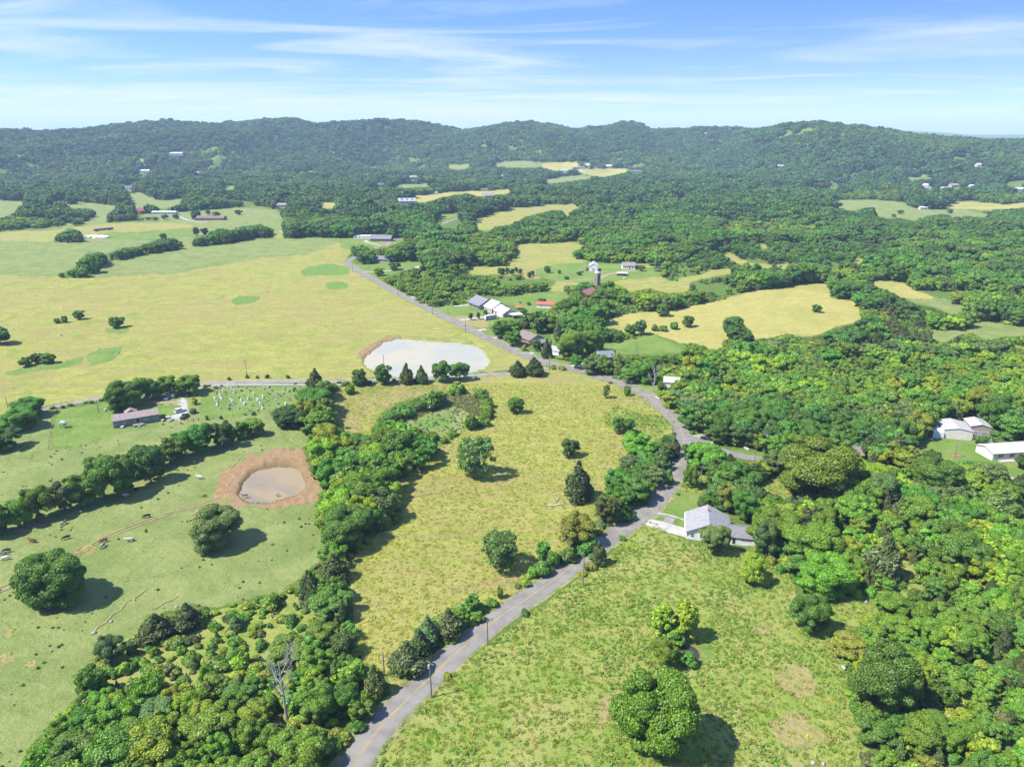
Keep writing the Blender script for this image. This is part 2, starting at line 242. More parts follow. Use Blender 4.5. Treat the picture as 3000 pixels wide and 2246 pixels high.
# ------------------------------------------------------------------ what grows where: outlines read off the photo
# class ids: 0 wood floor 1 hay 2 pasture 3 lawn 4 clay 5 weedy 6 dry 7 gold 8 algae 9 gravel
POLY = [
 (1, 'F', [(-400,990),(0,897),(233,853),(433,828),(737,820),(1014,808),(1185,792),(1100,752),(1000,700),(900,650),(820,605),(760,572),(745,560),(760,545),(757,524),(690,512),(612,512),(612,480),(605,455),(560,445),(400,455),(-400,440)]),
 (2, 'A', [(-500,640),(0,635),(430,640),(500,638),(600,655),(730,668),(850,640),(830,590),(920,588),(960,612),(1050,635),(1190,618),(1190,660),(1400,690),(1560,680),(1700,690),(1790,690),(1830,800),(1780,870),(1650,885),(1800,880),(2260,880),(2000,980),(1700,1000),(1400,1060),(1100,1106),(600,1130),(-500,1110)]),
 (1, 'A', [(-300,850),(300,830),(700,780),(1100,775),(1300,800),(1200,830),(700,860),(400,905),(-300,900)]),
 (3, 'A', [(620,850),(1250,820),(1300,860),(1000,890),(680,880)]),
 (2, 'F', [(-400,1800),(30,1700),(63,1615),(126,1548),(168,1502),(173,1455),(206,1417),(210,1380),(236,1369),(278,1380),(303,1354),(312,1329),(379,1316),(421,1300),(463,1312),(560,1287),(606,1281),(644,1253),(690,1211),(693,1148),(684,1097),(695,1060),(660,1000),(655,975),(670,930),(640,920),(600,918),(588,900),(620,870),(655,860),(690,838),(640,829),(433,836),(233,862),(93,890),(-400,1010)]),
 (3, 'E', [(330,985),(380,880),(700,830),(900,860),(1160,850),(1170,920),(1030,950),(1030,985),(740,1040),(560,1110),(330,1140)]),
 (3, 'E', [(1310,760),(1500,735),(1980,728),(2000,760),(1900,860),(1760,900),(1500,925),(1330,950),(1300,880)]),
 (3, 'E', [(600,600),(740,560),(800,480),(640,500),(560,540)]), (3, 'E', [(360,590),(550,540),(540,580),(380,620),(60,660),(0,650),(150,610)]), (3, 'E', [(660,370),(740,355),(860,360),(800,385),(700,395)]),
 (9, 'b', [(1330,560),(1700,530),(1760,470),(1840,440),(1880,700),(1880,860),(1700,880),(1430,850),(1450,810),(1650,760),(1720,640),(1690,580),(1350,600)]),
 (1, 'F', [(1180,797),(1254,806),(1304,822),(1354,840),(1400,862),(1440,895),(1462,925),(1470,950),(1465,985),(1440,1030),(1395,1085),(1330,1130),(1270,1180),(1200,1240),(1130,1290),(1060,1345),(990,1400),(920,1445),(870,1490),(845,1500),(836,1458),(785,1429),(774,1400),(763,1326),(755,1235),(752,1210),(803,1163),(862,1122),(862,1060),(850,1040),(930,985),(1000,930),(940,950),(870,940),(737,939),(722,895),(719,847),(737,836),(800,830),(950,822),(1014,816)]),
 (6, 'K', [(215,215),(290,175),(420,165),(650,150),(790,165),(830,190),(740,200),(660,215),(560,265),(450,300),(340,330),(320,440),(210,450),(160,350)]),
 (5, 'K', [(1740,320),(1830,280),(2000,330),(2100,330),(2150,400),(2050,470),(1900,440),(1760,400)]),
 (2, 'K', [(560,400),(620,340),(700,295),(780,250),(880,225),(980,230),(1050,270),(1030,340),(960,400),(880,440),(780,450),(640,430)]),
 (8, 'K', [(640,395),(690,360),(780,335),(850,345),(860,375),(800,400),(720,412)]),
 (5, 'F', [(770,1700),(830,1600),(900,1530),(960,1470),(1040,1400),(1130,1335),(1210,1280),(1290,1220),(1360,1160),(1395,1125),(1480,1165),(1530,1185),(1625,1190),(1650,1205),(1672,1225),(1705,1240),(1716,1255),(1720,1290),(1710,1320),(1770,1340),(1790,1290),(1880,1285),(1950,1265),(1985,1250),(1945,1238),(1925,1220),(1960,1215),(1995,1250),(1985,1265),(1885,1330),(1880,1352),(1793,1370),(1793,1392),(1808,1414),(1832,1436),(1830,1473),(1834,1520),(1852,1565),(1881,1583),(1885,1612),(1863,1631),(1850,1700)]),
 (6, 'N', [(740,640),(800,580),(930,610),(990,700),(970,780),(880,800),(780,720)]), (6, 'N', [(700,930),(860,870),(1000,980),(1070,1040),(860,1110),(760,1030)]), (6, 'N', [(620,390),(700,330),(740,400),(690,420)]),
 (6, 'L', [(1700,900),(1860,830),(1850,980),(1720,1080)]), (3, 'N', [(250,470),(330,470),(380,540),(330,590),(290,580),(320,530)]),
 (3, 'M', [(70,690),(190,590),(300,580),(290,690),(300,720),(270,760),(150,725)]), (5, 'M', [(200,560),(230,490),(380,490),(400,560),(370,600),(190,590)]), (3, 'M', [(60,705),(150,725),(265,765),(230,800),(130,775),(40,742)]),
 (5, 'M', [(650,480),(720,450),(760,500),(830,580),(880,620),(860,640),(760,610),(650,580)]), (3, 'M', [(430,330),(560,330),(700,350),(680,380),(540,350),(430,330)]),
 (3, 'M', [(1530,330),(1600,240),(1710,215),(1900,230),(2000,245),(2400,330),(2400,520),(2130,500),(2100,420),(1900,400),(1800,420),(1700,370),(1690,330)]), (4, 'M', [(1770,360),(1850,360),(1850,390),(1780,390)]),
 (5, 'M', [(2140,640),(2300,600),(2400,760),(2180,740)]), (6, 'M', [(1495,500),(1580,500),(1580,535),(1510,530)]), (4, 'M', [(1220,360),(1260,370),(1260,430),(1230,420)]),
 (7, 'H', [(1650,640),(1800,610),(2030,570),(2212,560),(2290,540),(2520,490),(2720,440),(3000,410),(3165,395),(3180,440),(3165,490),(3260,510),(3350,520),(3360,570),(3380,620),(3310,660),(3200,680),(3110,730),(3040,740),(2900,720),(2790,740),(2690,755),(2650,770),(2630,690),(2560,610),(2480,620),(2480,690),(2530,730),(2500,780),(2430,840),(2280,790),(2212,780),(2000,715),(1840,725),(1720,690)]),
 (3, 'H', [(1700,790),(1830,775),(2000,725),(2260,810),(2270,840),(2100,850),(1880,860),(1750,840),(1700,820)]),
 (7, 'I', [(1190,280),(1330,270),(1440,290),(1490,330),(1560,350),(1700,390),(1600,400),(1430,385),(1340,340),(1270,310)]), (2, 'I', [(1430,385),(1600,395),(1700,390),(1830,430),(1840,445),(1800,490),(1740,490),(1650,450),(1570,430),(1500,420)]),
 (2, 'I', [(1600,580),(1640,600),(1760,580),(1830,580),(1880,540),(1990,530),(2120,560),(2400,560),(2400,620),(2100,630),(2000,660),(1950,650),(1880,600),(1800,620),(1700,680),(1620,640)]),
 (1, 'I', [(250,90),(330,80),(360,130),(450,150),(560,160),(720,160),(740,190),(700,200),(560,190),(400,180),(330,150)]), (1, 'I', [(-40,250),(100,230),(180,195),(320,200),(320,230),(200,240),(120,260),(50,280),(40,330),(-40,340)]), (1, 'I', [(500,30),(560,25),(560,60),(500,60)]), (1, 'I', [(1120,130),(1200,120),(1200,150),(1120,160)]),
 (1, 'H', [(1130,145),(1300,135),(1530,138),(1590,158),(1500,195),(1500,235),(1620,262),(1830,270),(2010,270),(2070,300),(2080,350),(2130,385),(2230,385),(2230,455),(2110,465),(1990,435),(1870,455),(1840,430),(1780,400),(1690,400),(1600,395),(1520,410),(1440,410),(1440,440),(1475,455),(1480,490),(1330,450),(1060,495),(1200,470),(1330,440),(1400,400),(1370,370),(1260,365),(1200,375),(1170,330),(1100,350),(1010,345),(850,340),(800,330),(830,270),(900,290),(1060,275),(1090,240),(1150,230),(1155,200)]),
 (3, 'H', [(1260,300),(1500,270),(1830,275),(2060,300),(2080,345),(1900,370),(1700,390),(1400,385),(1260,340)]),
 (3, 'H', [(1030,500),(1060,495),(1330,440),(1475,455),(1490,500),(1400,520),(1380,550),(1380,585),(1290,570),(1220,600),(1160,570),(1140,560),(1000,525)]),
 (3, 'H', [(440,490),(490,480),(510,530),(560,555),(860,530),(960,575),(1000,620),(1110,610),(1230,600),(1150,625),(1000,640),(960,690),(900,710),(880,700),(740,640),(600,590),(480,520)]),
 (6, 'H', [(700,610),(860,600),(940,640),(960,680),(900,700),(790,650)]),
 (3, 'H', [(70,265),(110,250),(230,250),(300,260),(400,255),(530,260),(560,300),(530,320),(430,310),(330,330),(290,360),(250,360),(130,325),(70,285)]),
 (3, 'H', [(900,710),(1000,690),(1060,740),(1050,760),(1170,800),(1240,830),(1380,880),(1480,900),(1490,940),(1350,905),(1200,850),(1100,800),(990,750)]),
 (3, 'g', [(880,190),(960,140),(1020,190),(1030,400),(960,480),(950,340)]), (3, 'g', [(1990,380),(2100,350),(2300,340),(2300,420),(2100,500),(1560,560),(1560,600),(1900,600),(2100,560)]), (3, 'H', [(1880,1050),(2040,1050),(2060,1090),(2040,1120),(1900,1090)]),
 (1, 'B', [(850,755),(950,725),(1000,715),(1130,685),(1250,670),(1500,655),(1560,670),(1500,700),(1470,720),(1500,760),(1470,770),(1430,700),(1350,700),(1280,720),(1200,740),(1150,770),(1080,800),(1000,800),(960,830),(870,825)]),
 (3, 'B', [(630,740),(700,715),(770,710),(770,735),(700,760),(620,800)]), (3, 'B', [(0,870),(100,880),(200,870),(310,890),(390,875),(420,875),(420,890),(310,930),(200,960),(60,950),(0,950)]),
 (7, 'B', [(450,605),(600,595),(690,580),(830,575),(1000,570),(1100,560),(1110,590),(1000,600),(880,610),(830,590),(740,600),(650,615),(580,640),(510,650),(460,630)]),
 (2, 'B', [(300,545),(400,530),(580,525),(590,545),(500,550),(380,555)]), (2, 'B', [(970,400),(1020,385),(1180,378),(1310,390),(1290,420),(1170,425),(1000,415)]), (7, 'B', [(1310,390),(1530,385),(1540,410),(1500,430),(1450,440),(1380,445),(1290,420)]),
 (7, 'B', [(1520,430),(1640,430),(1850,430),(1860,450),(1780,470),(1700,485),(1600,470),(1540,450)]), (2, 'B', [(1320,500),(1400,485),(1560,470),(1640,480),(1600,500),(1400,520),(1330,530)]),
 (2, 'B', [(690,405),(830,400),(830,425),(750,440),(700,425)]), (2, 'B', [(515,405),(550,405),(550,418),(515,418)]), (2, 'B', [(1670,700),(1840,690),(1840,705),(1700,708)]), (3, 'B', [(2165,612),(2250,610),(2250,638),(2165,635)]), (2, 'B', [(1840,642),(1960,635),(1900,650)]),
 (2, 'C', [(910,665),(1000,630),(1140,628),(1430,645),(1490,680),(1560,690),(1680,690),(1850,695),(2050,740),(1990,750),(1850,735),(1750,745),(1700,720),(1600,735),(1540,750),(1520,770),(1400,745),(1340,755),(1240,735),(1260,705),(1200,680),(1110,705),(1030,690)]),
 (7, 'C', [(1680,670),(1800,640),(2000,650),(2080,665),(2300,630),(2300,670),(2100,695),(1980,695),(1750,690)]), (2, 'C', [(1450,485),(1560,478),(1630,480),(1620,495),(1460,500)]), (1, 'C', [(760,552),(900,548),(1070,548),(1060,560),(800,562)]),
 (1, 'C', [(590,535),(720,540),(700,548),(600,545)]), (2, 'C', [(1190,450),(1240,420),(1290,425),(1240,445),(1200,460)]), (6, 'C', [(1570,556),(1720,552),(1900,556),(1880,566),(1600,566)]), (2, 'C', [(1150,345),(1200,350),(1160,355)]), (2, 'C', [(790,165),(850,162),(830,180),(795,180)]),
 (2, 'A', [(1430,545),(1530,540),(1540,570),(1450,565)]), (2, 'A', [(1870,447),(2040,440),(2040,452),(1900,457)]), (2, 'A', [(960,405),(1060,370),(1100,355),(1050,395),(1000,412)]), (2, 'A', [(880,355),(940,370),(945,400),(960,410),(930,415),(910,380)]), (2, 'A', [(1550,570),(1600,580),(1590,600)]), (7, 'A', [(1930,660),(2010,655),(2020,670)]), (7, 'A', [(2080,650),(2190,655),(2180,690),(2040,690)]), (2, 'A', [(770,335),(850,345),(800,350)]), (6, 'A', [(910,440),(1010,445),(1010,455),(920,455)]),
 # woods standing inside the open land
 (0, 'A', [(-300,750),(0,750),(90,720),(130,670),(200,640),(320,640),(340,680),(400,650),(480,690),(520,690),(610,690),(620,740),(560,770),(520,795),(470,795),(420,770),(410,800),(330,810),(220,820),(60,830),(0,835),(-300,840)]),
 (0, 'A', [(690,720),(760,690),(870,700),(880,745),(1030,740),(1030,762),(870,768),(700,778)]), (0, 'A', [(930,690),(960,655),(1060,690),(1190,650),(1400,650),(1410,690),(1160,710),(1060,715),(960,725)]), (0, 'A', [(760,670),(830,650),(870,680),(870,700),(760,700)]),
 (0, 'A', [(350,880),(390,845),(450,820),(510,825),(540,870),(545,910),(440,905),(360,910)]),
 (0, 'A', [(520,1010),(560,970),(640,975),(700,985),(790,940),(960,915),(1050,885),(1110,880),(1180,905),(1185,950),(1050,970),(940,990),(800,1020),(700,1025),(670,1040),(650,1090),(560,1130),(380,1140),(360,1110),(500,1060)]),
 (0, 'A', [(1240,930),(1250,880),(1340,860),(1420,810),(1500,830),(1560,805),(1690,790),(1780,820),(1780,870),(1650,880),(1500,910),(1380,930)]),
 (0, 'A', [(1815,690),(1900,670),(2000,680),(2212,690),(2300,690),(2300,880),(2212,872),(1950,862),(1880,852),(1840,780)]),
 (0, 'H', [(60,160),(130,150),(210,165),(300,165),(420,150),(520,200),(530,250),(400,250),(330,250),(300,215),(240,225),(200,265),(110,275),(70,260)]),
 (0, 'K', [(430,330),(520,270),(660,215),(830,190),(850,230),(700,270),(620,330),(570,390),(610,425),(700,440),(790,452),(760,490),(600,490),(400,500),(370,430)]), (0, 'K', [(960,180),(1060,190),(1105,260),(1090,350),(1000,410),(920,420),(930,360),(1020,320),(1030,260)]),
 (0, 'K', [(2160,430),(2200,560),(2130,700),(2000,860),(1850,980),(1720,1080),(1560,1190),(1400,1290),(1300,1307),(1400,1220),(1500,1130),(1560,1090),(1650,990),(1760,880),(1780,760),(1840,640),(1900,560),(2060,480)]), (0, 'L', [(1420,130),(1300,230),(1220,260),(1240,220),(1330,140)]), (0, 'L', [(1050,330),(1050,420),(900,540),(700,700),(500,780),(460,760),(560,620),(700,430),(830,360),(960,330)]),
 # clay and water edges
 (4, 'J', [(1085,305),(1120,220),(1110,160),(1190,115),(1250,90),(1260,45),(1400,30),(1560,15),(1580,100),(1640,200),(1655,240),(1620,312),(1500,310),(1400,325),(1330,335),(1200,325)]),
 (4, 'H', [(80,890),(130,840),(200,790),(280,760),(300,735),(380,735),(390,752),(300,765),(240,800),(200,840),(140,885)]),
 (5, 'H', [(380,738),(500,740),(620,752),(760,752),(880,785),(950,830),(990,900),(960,945),(850,985),(700,1000),(540,1000),(700,985),(800,968),(920,948),(970,900),(950,865),(880,797),(700,772),(480,758)]),
 (8, 'F', [(650,585),(670,576),(720,571),(752,580),(750,592),(700,596),(655,593)]), (8, 'F', [(700,614),(720,608),(750,610),(755,617),(740,624),(705,623)]), (8, 'F', [(497,648),(520,642),(560,640),(565,645),(540,654),(505,659)]),
 (6, 'J', [(380,540),(440,510),(510,520),(470,560),(390,560)]), (6, 'J', [(-20,1090),(60,1070),(80,1110),(20,1130)]), (6, 'J', [(130,1110),(180,1100),(180,1140),(135,1150)]), (4, 'J', [(60,450),(150,400),(260,370),(200,420),(110,460)]), (6, 'J', [(590,520),(640,510),(620,535)]), (6, 'J', [(20,960),(60,940),(60,990),(30,1005)]),
]
KEEP = [  # boxes round buildings, ponds and open views that no scattered tree may cover
 ('c', 160, 270, 1950, 870), ('b', 320, 690, 1300, 1070), ('d', 230, 200, 1160, 640), ('d', 1620, 360, 1940, 450), ('g', 330, 110, 880, 460), ('g', 960, 470, 1100, 640), ('g', 1890, 620, 2120, 710), ('e', 300, 760, 580, 970),
 ('e', 560, 430, 740, 710), ('e', 480, 1000, 590, 1110), ('f', 1290, 90, 1670, 290), ('f', 1740, 320, 2250, 500), ('f', 230, 385, 480, 520), ('H', 2100, 1010, 2200, 1070), ('M', 400, 320, 680, 400), ('M', 260, 240, 380, 290),
 ('A', 885, 700, 925, 730), ('A', 1025, 705, 1115, 732), ('A', 1305, 735, 1440, 770), ('A', 805, 540, 860, 580), ('A', 1115, 328, 1175, 350), ('A', 920, 440, 960, 460), ('A', 1260, 452, 1300, 476), ('A', 1805, 664, 1865, 682),
 ('B', 95, 855, 320, 905), ('B', 438, 472, 492, 505), ('B', 225, 528, 285, 556), ('B', 385, 632, 470, 664), ('B', 908, 558, 950, 578), ('B', 925, 596, 985, 622), ('B', 588, 584, 618, 597), ('B', 1425, 440, 1470, 456), ('B', 1500, 415, 1570, 434), ('B', 1720, 410, 1752, 426), ('B', 1865, 440, 1945, 460), ('B', 1030, 470, 1060, 492), ('B', 1120, 470, 1145, 492), ('B', 240, 1000, 315, 1040), ('B', 480, 1060, 540, 1100), ('B', 610, 740, 780, 810),
 ('C', 1560, 532, 1615, 558), ('C', 1680, 552, 1720, 568), ('C', 1738, 534, 1790, 554), ('C', 1865, 545, 1905, 562), ('C', 2145, 556, 2212, 580), ('C', 1540, 680, 1580, 696), ('C', 134, 203, 160, 218), ('C', 508, 396, 535, 410), ('C', 355, 400, 415, 410), ('C', 775, 428, 805, 442), ('C', 610, 411, 650, 424), ('C', 1850, 420, 1890, 435), ('C', 1910, 408, 1945, 420),
]
# ---- rasterise at half the D scale, with a margin round the frame
RS = SD/2; MG = 260
RW, RH = int(3000*RS)+2*MG, int(2246*RS)+2*MG
cls = np.zeros((RH, RW), np.uint8)
def raster(arr, uv, val):
    p = uv*RS + MG
    x0, x1 = int(max(0, p[:, 0].min()-1)), int(min(RW, p[:, 0].max()+2)); y0, y1 = int(max(0, p[:, 1].min()-1)), int(min(RH, p[:, 1].max()+2))
    if x1 <= x0 or y1 <= y0: return
    xx = np.arange(x0, x1)+0.5; sub = arr[y0:y1, x0:x1]
    for j, yv in enumerate(np.arange(y0, y1)+0.5):
        a = p; b = np.roll(p, -1, 0)
        c = ((a[:, 1] <= yv) != (b[:, 1] <= yv))
        if not c.any(): continue
        xs = np.sort(a[c, 0] + (yv-a[c, 1])*(b[c, 0]-a[c, 0])/(b[c, 1]-a[c, 1]))
        sub[j, (np.searchsorted(xs, xx) % 2) == 1] = val
def wobble(uv, amp=3.0, seg=26.0):
    """break straight outlines into an uneven edge"""
    o = []
    for i in range(len(uv)):
        a, b = uv[i], uv[(i+1) % len(uv)]; n = max(1, int(np.hypot(*(b-a))/seg)); n = min(n, 30)
        for k in range(n): o.append(a+(b-a)*k/n)
    o = np.array(o); k = 0.035
    s = np.clip((o[:, 1]-420)/500, 0.12, 1)
    o[:, 0] += (vnoise(o[:, 0]*k, o[:, 1]*k, 5)-0.5)*5*amp*s; o[:, 1] += (vnoise(o[:, 0]*k, o[:, 1]*k, 6)-0.5)*3*amp*s
    return o
for c, t, pts in POLY: raster(cls, wobble(S(t, pts)), c)
openm = (cls > 0)
for t, x0, y0, x1, y1 in KEEP:
    raster(openm, S(t, [(x0, y0), (x1, y0), (x1, y1), (x0, y1)]), True)
for t, pts in [('J', [(430,1080),(600,1000),(760,930),(1000,880),(1330,800),(1500,750),(1640,700),(1700,1000),(1500,1300),(1000,1330),(480,1300)]), ('K', [(560,400),(620,340),(700,295),(780,250),(880,225),(980,230),(1050,270),(1030,340),(960,400),(880,440),(780,450),(640,430)]), ('M', [(600,440),(1000,700),(2212,800),(2212,1200),(1500,1200),(1200,1000)])]:
    q_ = np.zeros((RH, RW), bool); raster(q_, S(t, pts), True); cls[q_ & (cls == 0)] = 5        # bright brush floor under scrub
def look(arr, u, v, fill=0):
    i = np.floor(v*RS+MG).astype(int); j = np.floor(u*RS+MG).astype(int)
    ok = (i >= 0) & (i < RH) & (j >= 0) & (j < RW)
    return np.where(ok, arr[np.clip(i, 0, RH-1), np.clip(j, 0, RW-1)], fill)
def blur(a, n):
    for ax in (0, 1):
        p = np.cumsum(np.concatenate([np.repeat(np.take(a, [0], ax), n+1, ax), a, np.repeat(np.take(a, [-1], ax), n, ax)], ax), ax)
        m = a.shape[ax]
        a = (np.take(p, np.arange(2*n+1, 2*n+1+m), ax) - np.take(p, np.arange(0, m), ax))/(2*n+1)
    return a
# ---- ponds: outline, basin depth
PONDS = {
 'big': ('H', [(292,763),(340,758),(380,756),(480,760),(560,768),(700,775),(800,785),(880,800),(920,830),(950,870),(965,900),(950,925),(920,945),(860,960),(800,968),(700,985),(560,1000),(400,995),(300,985),(240,970),(180,940),(135,905),(140,885),(200,840),(240,800)]),
 'mud': ('J', [(1225,250),(1240,205),(1262,170),(1295,142),(1350,120),(1440,105),(1510,115),(1552,150),(1570,200),(1545,238),(1480,265),(1400,285),(1320,297),(1260,287)]),
 'dark': ('N', [(160,475),(215,470),(265,480),(310,525),(295,560),(255,550),(205,510)]),
}
pm = np.zeros((RH, RW)); 
for k_, (t, pts) in PONDS.items(): raster(pm, S(t, pts), 1.0)
pmb = blur(pm, 4)
dm = blur((cls == 4).astype(float), 3)
# ------------------------------------------------------------------ ground sheet
az_in = np.arange(-45, 45.01, 0.128); az_out = np.concatenate([np.arange(-180, -45, 5.0)]); az_out2 = np.arange(50, 180, 5.0)
AZ = np.radians(np.concatenate([az_out, az_in, az_out2]))
rl = [4, 10, 20, 32, 46, 60, 74]
while rl[-1] < 420: rl.append(rl[-1]*1.0058)
while rl[-1] < 3800: rl.append(rl[-1]*1.0085)
while rl[-1] < 20000: rl.append(rl[-1]*1.035)
RR = np.array(rl)
gx = RR[:, None]*np.sin(AZ)[None, :]; gy = RR[:, None]*np.cos(AZ)[None, :]; gz = H(gx, gy)
u, v, d = proj(gx, gy, gz); infr = gy > 20
b_ = np.where(infr, look(pmb, u, v), 0); b_ = np.where((b_ > 0.02) & (b_ < 0.98), np.clip(b_ + (fbm(gx/4.5, gy/4.5, 51, 3)-0.5)*0.5, 0, 1), b_); gz = gz - 1.5*sstep(0.12, 0.88, b_)
dd = np.where(infr, look(dm, u, v), 0); near = RR[:, None] < 420
gz = gz + np.where(near, dd*(1-sstep(0.0, 0.5, b_))*(np.abs(fbm(gx/3.2, gy/3.2, 31, 3)-0.5)*1.3 - 0.03), 0)
gz = gz + np.where(near, (fbm(gx/2.3, gy/2.3, 41, 3)-0.5)*0.12, 0)
nr, na = gx.shape
V = np.stack([gx, gy, gz], 2).reshape(-1, 3)
ii = np.arange(nr-1)[:, None]*na; jj = np.arange(na)[None, :]; j2 = (jj+1) % na
F = np.stack([ii+jj, ii+j2, ii+na+j2, ii+na+jj], 2).reshape(-1, 4)[:, ::-1].copy()
gm = mesh('ground', V, F, None, True)
wts = []
for c in range(1, 10):
    m_ = blur((cls == c).astype(np.float32), 2)
    wts.append(np.where(infr, look(m_, u, v), 1.0 if c == 2 else 0.0).reshape(-1))
ones = np.ones(len(V)); pw_ = np.zeros((RH, RW)); [raster(pw_, S(*PONDS[q]), 1.0) for q in ('mud', 'dark')]; wet = np.where(infr, look(blur(pw_, 9), u, v), 0).reshape(-1)
for k_ in range(3):
    a = gm.attributes.new('cover_'+'abc'[k_], 'FLOAT_COLOR', 'POINT')
    a.data.foreach_set('color', np.stack(wts[3*k_:3*k_+3]+[ones if k_ < 2 else wet], 1).astype(np.float32).ravel())
def ground_material():
    m = bpy.data.materials.new('ground_cover'); m.use_nodes = True; nt = m.node_tree; N = nt.nodes.new; Lk = nt.links.new; b = nt.nodes['Principled BSDF']
    b.inputs['Roughness'].default_value = 0.95; b.inputs['Specular IOR Level'].default_value = 0.08
    geo = N('ShaderNodeNewGeometry')
    def noise(scale, detail=4, rough=0.55, stretch=None, rot=0, dist=0):
        src = geo.outputs['Position']
        if stretch:
            q = N('ShaderNodeMapping'); q.inputs['Scale'].default_value = stretch; q.inputs['Rotation'].default_value = (0, 0, rot); Lk(src, q.inputs[0]); src = q.outputs[0]
        n = N('ShaderNodeTexNoise'); n.inputs['Scale'].default_value = scale; n.inputs['Detail'].default_value = detail; n.inputs['Roughness'].default_value = rough; n.inputs['Distortion'].default_value = dist
        Lk(src, n.inputs['Vector']); return n.outputs[0]
    def ramp(src, a, b2, pts=None):
        r = N('ShaderNodeValToRGB'); Lk(src, r.inputs[0]); e = r.color_ramp.elements
        e[0].position = a; e[1].position = b2; e[0].color = (0,0,0,1); e[1].color = (1,1,1,1); return r.outputs[0]
    def mixc(f, A, B, mode='MIX'):
        x = N('ShaderNodeMix'); x.data_type = 'RGBA'; x.blend_type = mode
        for s, key in ((A, 'A'), (B, 'B')):
            if isinstance(s, tuple): x.inputs[key].default_value = (*s, 1)
            else: Lk(s, x.inputs[key])
        if isinstance(f, (int, float)): x.inputs[0].default_value = f
        else: Lk(f, x.inputs[0])
        return x.outputs['Result']
    def N_half(src):
        q = N('ShaderNodeMath'); q.operation = 'MULTIPLY'; q.inputs[1].default_value = 0.45; Lk(src, q.inputs[0]); return q.outputs[0]
    big = noise(0.013, 5, 0.6, dist=0.6); mid = noise(0.07, 5, 0.62, dist=0.8); sml = noise(0.45, 5, 0.65); fine = noise(2.2, 3, 0.7)
    streak = noise(0.30, 6, 0.68, (0.35, 1.0, 1.0), R(-12), 1.5); rows = noise(0.55, 4, 0.6, (0.22, 1.0, 1.0), R(38), 0.8)
    P = ramp(mid, 0.38, 0.62); B = ramp(big, 0.40, 0.60); T = ramp(streak, 0.36, 0.64); Q = ramp(sml, 0.36, 0.66); U = ramp(rows, 0.4, 0.62); Fn = ramp(fine, 0.25, 0.75)
    wood = mixc(Q, (0.075,0.125,0.024), (0.115,0.165,0.036))
    hay = mixc(T, (0.18,0.205,0.045), (0.325,0.305,0.098)); hay = mixc(ramp(mid, 0.50, 0.66), hay, (0.155,0.195,0.04)); hay = mixc(ramp(big, 0.50, 0.66), hay, mixc(Q, (0.315,0.25,0.115), (0.22,0.205,0.07))); hay = mixc(ramp(noise(0.035, 6, 0.7, (0.5, 1.6, 1), R(8), 2.0), 0.47, 0.62), hay, (0.245,0.20,0.09)); hay = mixc(ramp(noise(0.11, 5, 0.7, dist=1.0), 0.60, 0.72), hay, (0.135,0.165,0.038))
    hay = mixc(N_half(U), hay, (0.215,0.22,0.055))
    hay = mixc(ramp(sml, 0.58, 0.75), hay, (0.16,0.175,0.04))
    hay = mixc(1.0, hay, (1.06, 1.05, 0.98), 'MULTIPLY')
    past = mixc(P, (0.145,0.185,0.055), (0.205,0.232,0.08)); past = mixc(ramp(sml, 0.60, 0.72), past, (0.095,0.145,0.036)); past = mixc(ramp(big, 0.56, 0.75), past, (0.20,0.205,0.075))
    lawn = mixc(P, (0.11,0.185,0.035), (0.17,0.22,0.056)); lawn = mixc(ramp(sml, 0.55, 0.8), lawn, (0.10,0.165,0.035))
    clay = mixc(Q, (0.20,0.118,0.058), (0.315,0.205,0.115)); clay = mixc(P, clay, (0.27,0.18,0.10)); clay = mixc(ramp(mid, 0.58, 0.66), clay, (0.16,0.19,0.06))
    weed = mixc(Q, (0.125,0.205,0.028), (0.225,0.255,0.055)); weed = mixc(P, weed, (0.26,0.26,0.08)); weed = mixc(ramp(mid, 0.58, 0.72), weed, (0.27,0.235,0.10)); weed = mixc(ramp(fine, 0.55, 0.8), weed, (0.09,0.155,0.02))
    dry = mixc(Q, (0.29,0.235,0.11), (0.22,0.205,0.075)); dry = mixc(ramp(mid, 0.50, 0.62), dry, (0.16,0.18,0.05))
    gold = mixc(T, (0.265,0.245,0.07), (0.375,0.325,0.11)); gold = mixc(ramp(big, 0.5, 0.7), gold, (0.23,0.235,0.06))
    alg = mixc(Q, (0.10,0.20,0.032), (0.145,0.215,0.055)); grav = mixc(Q, (0.30,0.285,0.26), (0.44,0.42,0.39))
    att = []
    for k in 'abc':
        a = N('ShaderNodeAttribute'); a.attribute_name = 'cover_'+k; s = N('ShaderNodeSeparateColor'); Lk(a.outputs['Color'], s.inputs[0]); att += list(s.outputs[:3]); wet_a = a.outputs['Alpha']
    # ragged borders between covers
    jit = N('ShaderNodeMath'); jit.operation = 'MULTIPLY_ADD'; Lk(sml, jit.inputs[0]); jit.inputs[1].default_value = 0.7; jit.inputs[2].default_value = -0.35
    c = wood
    for w, k in zip(att, (hay, past, lawn, clay, weed, dry, gold, alg, grav)):
        s = N('ShaderNodeMath'); s.operation = 'ADD'; Lk(w, s.inputs[0]); Lk(jit.outputs[0], s.inputs[1])
        c = mixc(ramp(s.outputs[0], 0.34, 0.66), c, k)
    sw = N('ShaderNodeMath'); sw.operation = 'ADD'; Lk(wet_a, sw.inputs[0]); Lk(jit.outputs[0], sw.inputs[1]); c = mixc(ramp(sw.outputs[0], 0.16, 0.46), c, (0.165,0.115,0.062))      # wet mud at the water's edge
    fv = N('ShaderNodeMapRange'); Lk(Fn, fv.inputs[0]); fv.inputs['To Min'].default_value = 0.80; fv.inputs['To Max'].default_value = 1.18
    g3 = N('ShaderNodeCombineColor'); [Lk(fv.outputs[0], g3.inputs[q]) for q in range(3)]
